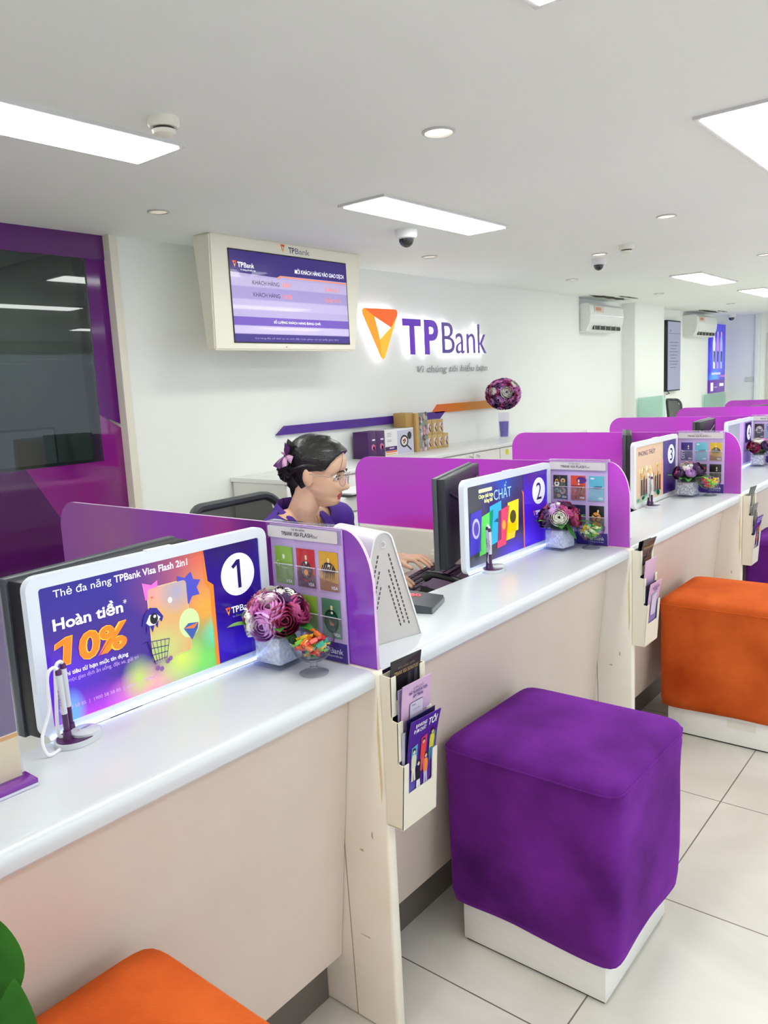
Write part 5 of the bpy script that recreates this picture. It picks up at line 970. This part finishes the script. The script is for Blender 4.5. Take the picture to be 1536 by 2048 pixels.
# ------------------------------------------------------------------ office chairs
MESHM = bpy.data.materials.new('chair_mesh'); MESHM.use_nodes = True; N, L = nodes(MESHM); b = N['Principled BSDF']; b.inputs['Base Color'].default_value = lin('#0e0f11'); b.inputs['Roughness'].default_value = .6
b.inputs['Alpha'].default_value = .86
def chair(x, y, rz, lab, zt=1.06, w=.40):
    t = thing('office_chair', lab, 'office chair', (x, y, 0), rz, None); F = pm('#3c4043', .45)
    # local: sitter faces -y, back at +y
    out = rrect(-w/2, .52, w/2, zt, .07, 6); crv = lambda x_, z_: .21+.06*((z_-.55)/.5)-.05*(1-(2*x_/w)**2)*0+.035*(2*x_/w)**2*-1
    p = P(); p.add(g_tube([(a, crv(a, z_), z_) for a, z_ in out+[out[0], out[1]]], .016, 8, False), F, True); p.build('back_frame', t)
    nx, nz = 10, 12; V_ = []; F_ = []
    for i in range(nz+1):
        for j in range(nx+1): x_ = -w/2+w*j/nx; z_ = .52+(zt-.52)*i/nz; lim = w/2-.004 if .06 < (z_-.52) < (zt-.52-.06) else w/2-.03; x_ = max(-lim, min(lim, x_)); V_.append((x_, crv(x_, z_)+.002, z_))
    F_ = [(i*(nx+1)+j, i*(nx+1)+j+1, (i+1)*(nx+1)+j+1, (i+1)*(nx+1)+j) for i in range(nz) for j in range(nx)]
    P().add((V_, F_), MESHM, True).build('back_mesh', t, fix=False)
    P().box(-.24, .24, -.24, .22, .42, .485, pm('#1c1d20', .8), bev=.03, seg=3).build('seat', t)
    P().add(g_tube(smooth_path([(0, .1, .40), (0, .24, .42), (0, .27, .6)], 5), .02, 8), F, True).build('back_bar', t)
    P().add(g_cyl(.028, .10, .42, 16), BLACK, True).build('gas_column', t)
    for s in (-1, 1): P().add(g_tube(smooth_path([(s*.24, .12, .44), (s*.29, .12, .5), (s*.29, .10, .66), (s*.285, -.10, .67)], 5), .014, 8), BLACK, True).build('armrest', t)
    for i in range(5):
        a = 2*PI*i/5+.3; l_ = P().add(g_tube([(0, 0, .11), (.28*math.cos(a), .28*math.sin(a), .075)], [.022, .014], 8), BLACK, True).build('base_leg', t)
        P().add(g_sphere(.028, 8, (.29*math.cos(a), .29*math.sin(a), .028)), BLACK, True).build('castor', l_)
    return t
chair(.575, .82, math.radians(5), 'black mesh office chair that the woman sits on', 1.075, .43)
chair(9.18, 2.30, math.radians(45), 'small black mesh chair far behind the magenta dividers', 1.10, .38)

# ================================================================== THE WOMAN
SKIN = noise_mat('skin', '#dcae90', '#e8bfa4', 14, .45, spec=.35); _b = SKIN.node_tree.nodes['Principled BSDF']; _b.inputs['Subsurface Weight'].default_value = .08; _b.inputs['Subsurface Radius'].default_value = (.02, .008, .004)
LIPS = pm('#c0525a', .4); HAIR = noise_mat('black_hair', '#080708', '#161314', 30, .38, bump=.9, bscale=70, stretch=(.6, 2.2, 2.2), lo=.4, hi=.7, coat=.15)
BLOUSE = noise_mat('purple_blouse', '#3a1478', '#4b1f96', 6, .75, bump=.15, bscale=30); TROUS = pm('#1d1a26', .8)
wm = thing('person', 'woman in purple blouse with clear glasses and hair bun typing at the desk', 'person', (.62, .96, 0))
off = Matrix.Translation((-.62, -.96, 0))
def hz(z): return z*.92 if z < 0 else z
HMX = Matrix.Translation((.665, .764, 1.168)) @ Matrix.Rotation(math.radians(-63), 4, 'Z') @ Matrix.Rotation(math.radians(9), 4, 'Y') @ Matrix.Scale(.955, 4)
def interp(tb, z):
    if z <= tb[0][0]: return tb[0][1]
    for (a, b_), (c_, d_) in zip(tb, tb[1:]):
        if z <= c_: q = (z-a)/(c_-a); q = q*q*(3-2*q)*.5+q*.5; return b_+(d_-b_)*q
    return tb[-1][1]
FR = [(-.120, .034), (-.114, .058), (-.104, .076), (-.092, .081), (-.080, .077), (-.070, .080), (-.060, .082), (-.050, .080), (-.040, .080), (0, .078), (.02, .085), (.035, .090), (.06, .088), (.085, .074), (.105, .048), (.118, .012)]
BK = [(-.120, .010), (-.104, -.012), (-.085, -.040), (-.05, -.066), (-.02, -.088), (.02, -.103), (.05, -.103), (.08, -.088), (.105, -.055), (.118, -.02)]
HW_ = [(-.120, .016), (-.104, .031), (-.085, .043), (-.05, .058), (-.02, .065), (.02, .071), (.05, .072), (.08, .063), (.105, .041), (.118, .014)]
NS = [(-.056, 0), (-.050, .012), (-.044, .026), (-.037, .033), (-.028, .030), (-.012, .019), (.004, .010), (.016, .004), (.03, 0)]
def head_shell(o=0., hair=False):
    V_ = []; F_ = []; nz, na = 74, 72; zs = [-.120+.238*i/(nz-1) for i in range(nz)]
    if hair: nz = 46; zs = [-.085+(.203+o)*i/(nz-1) for i in range(nz)]
    for z in zs:
        zz = z if not hair else min(.1175, z/(1+o*5) if z > 0 else z)
        f_, b_, h_ = interp(FR, zz)+o, interp(BK, zz)-o, interp(HW_, zz)+o*.8; cx = (f_+b_)/2; rx = (f_-b_)/2
        for i in range(na):
            a = 2*PI*i/na; c_, s_ = math.cos(a), math.sin(a); x_ = cx+rx*(abs(c_)**.92)*(1 if c_ > 0 else -1); y_ = h_*(abs(s_)**.92)*(1 if s_ > 0 else -1)
            if hair:
                hl = interp([(-.09, -.060), (-.05, -.046), (-.025, -.036), (-.005, -.026), (.014, -.016), (.020, .030), (.026, .040), (.045, .052), (.065, .066), (.082, .080), (.095, .12)], z)
                if x_ > hl: q = min(1, (x_-hl)/.012); x_ = cx+(x_-cx)*(1-.22*q); y_ *= 1-.22*q
            elif x_ > 0:
                x_ += interp(NS, z)*math.exp(-(y_/(.0085+.009*max(0, min(1, (.0-z)/.04))))**2)
                x_ += .0055*math.exp(-((z+.066)/.006)**2)*math.exp(-(y_/.020)**2)+.006*math.exp(-((z+.079)/.006)**2)*math.exp(-(y_/.018)**2)-.003*math.exp(-((z+.0725)/.0025)**2)*math.exp(-(y_/.022)**2)
                for s in (-1, 1): x_ -= .009*math.exp(-((z-.0)/.013)**2)*math.exp(-((y_-s*.032)/.016)**2); x_ += .004*math.exp(-((z+.035)/.02)**2)*math.exp(-((y_-s*.04)/.018)**2); x_ += .003*math.exp(-((z-.02)/.007)**2)*math.exp(-((y_-s*.03)/.02)**2)
            V_.append((x_ if x_ > -.02 else -.02+(x_+.02)*.86, y_, hz(z)))
    for j in range(nz-1):
        for i in range(na): F_.append((j*na+i, j*na+(i+1) % na, (j+1)*na+(i+1) % na, (j+1)*na+i))
    F_.append(tuple(range(na))[::-1]); F_.append(tuple((nz-1)*na+i for i in range(na))); return V_, F_
def capsule(p, pts_, rs, mat, n=16):
    """tapered limb with rounded ends, added to part p"""
    pa = []; ra = []; pts_ = [Vector(q) for q in pts_]
    d0 = (pts_[0]-pts_[1]).normalized(); d1 = (pts_[-1]-pts_[-2]).normalized()
    for k in range(5): a = PI/2*k/5; pa.append(pts_[0]+d0*rs[0]*math.cos(a)); ra.append(max(.0008, rs[0]*math.sin(a)))
    for i in range(len(pts_)-1):
        for k in range(6): q = k/6; pa.append(pts_[i].lerp(pts_[i+1], q)); ra.append(rs[i]+(rs[i+1]-rs[i])*q)
    for k in range(5, -1, -1): a = PI/2*k/5; pa.append(pts_[-1]+d1*rs[-1]*math.cos(a)); ra.append(max(.0008, rs[-1]*math.sin(a)))
    p.add(g_tube(pa, ra, n), mat, True)
def remesh(part, name, parent, vox, mats, smooth=2, grow=0.):
    o = part.build(name, fix=True); me = o.data
    for tp_, kw in (('REMESH', dict(mode='VOXEL', voxel_size=vox)), ('SMOOTH', dict(factor=.5, iterations=smooth))):
        md = o.modifiers.new('m', tp_); [setattr(md, a, b_) for a, b_ in kw.items()]
    bpy.context.view_layer.update(); m2 = bpy.data.meshes.new_from_object(o.evaluated_get(bpy.context.evaluated_depsgraph_get())); m2.name = name
    o.modifiers.clear(); o.data = m2; bpy.data.meshes.remove(me); m2.materials.clear(); [m2.materials.append(m) for m in mats]
    m2.polygons.foreach_set('use_smooth', [True]*len(m2.polygons)); o.parent = parent; return o
def torso(p, g_, mat):
    g = g_
    E_ = lambda c, r_: p.add(g_sphere(1, 14, c, tuple(q+g for q in r_)), mat, True)
    E_((.60, .985, .555), (.165, .125, .10)); E_((.615, .945, .70), (.118, .085, .15)); E_((.635, .905, .84), (.145, .095, .13)); E_((.65, .885, .94), (.135, .075, .075))
    capsule(p, [(.50, .835, .975), (.60, .865, 1.008), (.71, .875, 1.008), (.860, .875, .982)], [.044+g, .046+g, .046+g, .046+g], mat)
    for s in (-1, 1): E_((.628+s*.06, .822, .865), (.05, .04, .05))
def arm(p, side, g, mat, cuff=0.):
    if side == 'r': a = [(.478, .832, .962), (.425, .86, .75), (.60, .735, .805)]; e_ = (.765, .665, .808)
    else: a = [(.850, .872, .972), (.975, .915, .795), (1.03, .83, .808)]; e_ = (1.055, .768, .806)
    capsule(p, a[:2], [.045+g, .036+g], mat); q = Vector(a[1]).lerp(Vector(e_), .62) if cuff else Vector(e_)
    capsule(p, [a[1], Vector(a[1]).lerp(Vector(e_), .3), q], [.036+g, .036+g, (.027 if cuff else .0215)+g], mat)
def hand(p, wx, wy, wz, sgn, mat):
    """palm down, pointing to -y; sgn = side on which the thumb lies (-1 = towards -x)"""
    capsule(p, [(wx, wy, wz), (wx-.002*sgn, wy-.030, wz)], [.021, .022], mat)
    for i in range(4):
        kx = wx+sgn*(.030-.0205*i)-.000; L_ = (.072, .080, .074, .058)[i]; ky = wy-.078+(.004, 0, .003, .010)[i]; sp = sgn*(.006-.004*i)
        capsule(p, [(wx+sgn*(.012-.009*i), wy-.02, wz), (kx, ky, wz+.008)], [.013, .0105], mat, 12)
        capsule(p, [(kx, ky, wz+.008), (kx+sp, ky-L_*.45, wz+.009), (kx+sp*1.6, ky-L_*.78, wz-.004), (kx+sp*1.9, ky-L_*.96, wz-.0145)], [.0095, .0078, .007, .006], mat, 12)
    capsule(p, [(wx+sgn*.014, wy-.018, wz-.004), (wx+sgn*.040, wy-.052, wz-.006), (wx+sgn*.058, wy-.088, wz-.008), (wx+sgn*.064, wy-.112, wz-.013)], [.0135, .0115, .0092, .0072], mat, 12)
bd = P(off); T = HMX
bd.add(head_shell(), SKIN, True, T)
for s in (-1, 1):
    bd.add(g_sphere(1, 10, (-.016, s*.074, -.008), (.018, .008, .031)), SKIN, True, T @ Matrix.Rotation(0, 4, 'X')); bd.add(g_sphere(1, 10, (-.024, s*.081, -.002), (.011, .006, .024)), SKIN, True, T)
nk = [HMX @ Vector((-.028, 0, -.05)), HMX @ Vector((-.040, 0, -.11)), Vector((.652, .868, .992))]
capsule(bd, nk, [.052, .047, .052], SKIN, 24)
torso(bd, 0, SKIN); arm(bd, 'r', 0, SKIN); arm(bd, 'l', 0, SKIN); hand(bd, 1.055, .765, .806, -1, SKIN); hand(bd, .775, .655, .806, 1, SKIN)
for kx, hx in ((.50, .53), (.72, .67)):
    capsule(bd, [(hx, .95, .56), (kx, .56, .565)], [.078, .058], SKIN); capsule(bd, [(kx, .56, .555), (kx, .60, .33), (kx, .63, .09)], [.055, .047, .034], SKIN); capsule(bd, [(kx, .65, .045), (kx, .50, .032)], [.036, .026], SKIN)
ob = remesh(bd, 'body', wm, .0032, [SKIN, LIPS], 2)
Hi = HMX.inverted() @ off.inverted()
for p_ in ob.data.polygons:
    q = Hi @ p_.center
    if q.x > .076 and abs(q.y) < .021 and abs(q.z+.0667) < .0125*(1-(abs(q.y)/.026)**2)**.5: p_.material_index = 1
bl = P(off); torso(bl, .011, BLOUSE); arm(bl, 'r', .010, BLOUSE, 1); arm(bl, 'l', .010, BLOUSE, 1)
capsule(bl, [(.625, .90, 1.0), (.68, .90, 1.0)], [.045, .045], BLOUSE)
ob2 = remesh(bl, 'blouse', wm, .0055, [BLOUSE], 3)
bm = bmesh.new(); bm.from_mesh(ob2.data); nb = Vector((.655, .862, 0)); ft = Vector((.12, -.99, 0)); rt_ = Vector((-.99, -.12, 0)); dele = []
for f in bm.faces:
    q = off.inverted() @ f.calc_center_median(); d = Vector((q.x, q.y, 0))-nb; fx = d.dot(ft); sx = d.dot(rt_)
    if (q.z > 1.005 and d.length < .070+max(0, q.z-1.03)) or (fx > .0 and q.z > .86 and abs(sx) < .006+(q.z-.86)*.66 and abs(q.x-.655) < .12): dele.append(f)
bmesh.ops.delete(bm, geom=dele, context='FACES')
for it in range(14):
    nw = {}
    for v in bm.verts:
        nb_ = [e_.other_vert(v) for e_ in v.link_edges if e_.is_boundary]
        if len(nb_) == 2: nw[v] = v.co*.4+(nb_[0].co+nb_[1].co)*.3
    for v, co_ in nw.items(): v.co = co_
bm.to_mesh(ob2.data); bm.free()
md = ob2.modifiers.new('cloth', 'SOLIDIFY'); md.thickness = .004; md.offset = 1
cl = P(off)
for s in (-1, 1):                     # notched collar halves, from the nape round to the bottom of the V
    path = [(-.064, 0, 1.082), (-.050, .047, 1.078), (-.012, .070, 1.058), (.034, .068, 1.028), (.070, .060, .985), (.088, .038, .930), (.096, .008, .875)]
    outw = [(-.010, 0, -.040), (-.014, .020, -.040), (-.006, .036, -.042), (.010, .038, -.030), (.014, .040, -.022), (.010, .036, -.020), (.004, .012, -.022)]
    pi_ = smooth_path(path, 5); po = smooth_path([tuple(Vector(a)+Vector(b_)) for a, b_ in zip(path, outw)], 5); W2 = lambda q: nb+ft*q[0]+rt_*(s*q[1])+Vector((0, 0, q[2]))
    V_ = []; 
    for a, b_ in zip(pi_, po): mid = a.lerp(b_, .5)+Vector((.008, .004, .008)); V_ += [W2(a), W2(mid), W2(b_), W2(b_+Vector((-.004, -.003, -.003))), W2(a+Vector((-.004, -.003, -.004)))]
    n = len(pi_); F_ = [(i*5+j, i*5+(j+1) % 5, i*5+5+(j+1) % 5, i*5+5+j) for i in range(n-1) for j in range(5)]+[(0, 1, 2, 3, 4), tuple((n-1)*5+j for j in range(5))[::-1]]
    cl.add(([tuple(q) for q in V_], F_), BLOUSE, True)
cl.build('collar', wm)
tr = P(off)
tr.add(g_sphere(1, 14, (.60, .985, .555), (.178, .138, .112)), TROUS, True)
for kx, hx in ((.50, .53), (.72, .67)): capsule(tr, [(hx, .95, .56), (kx, .56, .565)], [.088, .068], TROUS); capsule(tr, [(kx, .56, .555), (kx, .60, .33), (kx, .63, .12)], [.066, .060, .055], TROUS)
remesh(tr, 'trousers', wm, .008, [TROUS], 2)
sh = P(off)
for kx in (.50, .72): capsule(sh, [(kx, .655, .042), (kx, .49, .034)], [.042, .034], BLACK)
sh.build('shoes', wm)
# hair, bun, bow
TH = off @ HMX
hp = P(TH).add(head_shell(.013, True), HAIR, True)
hp.add(g_sphere(1, 16, (-.030, 0, .055), (.088, .078, .078)), HAIR, True)
for s in (-1, 1): hp.add(g_tube(smooth_path([(.066, s*.012, .096), (.050, s*.050, .068), (.018, s*.070, .040), (-.03, s*.074, .028), (-.07, s*.058, .01), (-.10, s*.02, .0)], 6), [.006]+[.010]*24+[.014]*6, 10), HAIR, True)
hp.add(g_tube(smooth_path([(-.060, .0, .02), (-.066, 0, -.04), (-.056, 0, -.080), (-.048, 0, -.098)], 6), [.045]*8+[.036]*6+[.028]*5, 16), HAIR, True)
hp.build('hair', wm, fix=True, angle=180)
bn = P(TH); bc = (-.108, 0, -.004)
bn.add(g_sphere(.041, 18, bc, (.95, 1.05, 1.05)), noise_mat('hair_net_bun', '#060608', '#17161a', 120, .6, bump=1., bscale=160), True)
for i in range(7): a = i*.9; bn.add(g_tube([(bc[0]+.040*math.cos(u)*math.cos(a), bc[1]+.043*math.sin(u), bc[2]+.041*math.cos(u)*math.sin(a)) for u in [2*PI*k/20 for k in range(21)]], .0028, 6, False), HAIR, True)
bn.build('hair_bun', wm)
bw = P(TH)
def petal(c, d, up_, L_, W_, mat):
    c = Vector(c); d = Vector(d).normalized(); up_ = Vector(up_).normalized(); s_ = d.cross(up_).normalized(); V_ = []
    for i in range(7):
        q = i/6; w_ = W_*(.25+.75*math.sin(q*PI*.55)); 
        for j in (-1, -.33, .33, 1): V_.append(tuple(c+d*L_*q+s_*w_*j+up_*(.010*(1-j*j)*math.sin(PI*q)+.004)))
    bw.add((V_, [(i*4+j, i*4+j+1, i*4+j+5, i*4+j+4) for i in range(6) for j in range(3)]), mat, True)
BW1, BW2, BW3 = pm('#5a2a66', .35, coat=.2), pm('#d9a8cc', .3, coat=.2), pm('#120d16', .5)
cb = (-.108, -.044, .052)
for d, m_, L_, W_ in (((.35, -.15, 1), BW3, .055, .018), ((-.25, -.1, -1), BW3, .058, .018), ((.25, -.5, .9), BW1, .046, .016), ((-.4, -.5, -.8), BW1, .052, .017), ((.7, -.5, -.2), BW2, .040, .013), ((.2, -.7, -.9), BW2, .044, .012), ((-.3, -.6, .5), BW2, .022, .008)): petal(cb, d, (-.5, -1, .1), L_, W_, m_)
bw.add(g_sphere(.009, 8, cb), BW1, True); bw.build('hair_bow', wm, fix=False)
# face details
for s in (-1, 1):
    ey = P(TH).add(g_sphere(.0115, 12, (.0655, s*.0315, -.001)), pm('#e9e2de', .2), True).add(g_sphere(.0062, 8, (.0725, s*.0315, -.003)), pm('#1b120f', .1), True); ey.build('eye', wm)
    P(TH).add(g_tube(smooth_path([(.0765, s*.017, .004), (.0800, s*.026, .0068), (.0775, s*.037, .006), (.0705, s*.046, .001)], 4), .0012, 6), pm('#1a1312', .6), True).build('eyelashes', wm)
    P(TH).add(g_tube(smooth_path([(.0900, s*.013, .019), (.0885, s*.026, .0235), (.0800, s*.041, .021), (.0735, s*.048, .016)], 4), [.002]*3+[.0026]*7+[.001]*3, 6), pm('#2a1d1a', .7), True).build('eyebrow', wm)
gs = P(TH); RIM = pm('#b9a9a4', .15, metal=.4)
for s in (-1, 1):
    rim = [(.098-.010*abs(math.cos(a))*(1 if s*math.cos(a) > 0 else 0), s*.035+.0235*math.cos(a), -.006+.0205*math.sin(a)) for a in [2*PI*i/28 for i in range(29)]]
    gs.add(g_tube(rim, .0011, 6, False), RIM, True); gs.add(g_tube(smooth_path([(.089, s*.058, .002), (.080, s*.070, .004), (.03, s*.0765, .004), (-.012, s*.081, .006), (-.026, s*.080, -.008)], 5), .0011, 6), RIM, True)
gs.add(g_tube(smooth_path([(.098, -.012, .0), (.102, 0, .004), (.098, .012, .0)], 4), .0011, 6), RIM, True); g_o = gs.build('eyeglasses', wm)
for s in (-1, 1):
    ln_ = P(TH); V_ = [(.098-.010*abs(math.cos(a))*(1 if s*math.cos(a) > 0 else 0), s*.035+.0228*math.cos(a), -.006+.0198*math.sin(a)) for a in [2*PI*i/28 for i in range(28)]]; ln_.add((V_, [tuple(range(28))]), PLASTIC_CLEAR); ln_.build('lens', g_o)
# loose strand at the temple
P(TH).add(g_tube(smooth_path([(.080, -.030, .082), (.086, -.040, .055), (.080, -.050, .02), (.066, -.058, -.01)], 6), .0007, 5), HAIR, True).build('hair_strand', wm)
# lanyard cord inside the V
P(off).add(g_tube(smooth_path([tuple(nb+ft*.048-rt_*.035+Vector((0, 0, 1.02))), tuple(nb+ft*.088-rt_*.02+Vector((0, 0, .95))), tuple(nb+ft*.102+Vector((0, 0, .88)))], 5), .0018, 6), pm('#b8862e', .4), True).build('lanyard', wm)
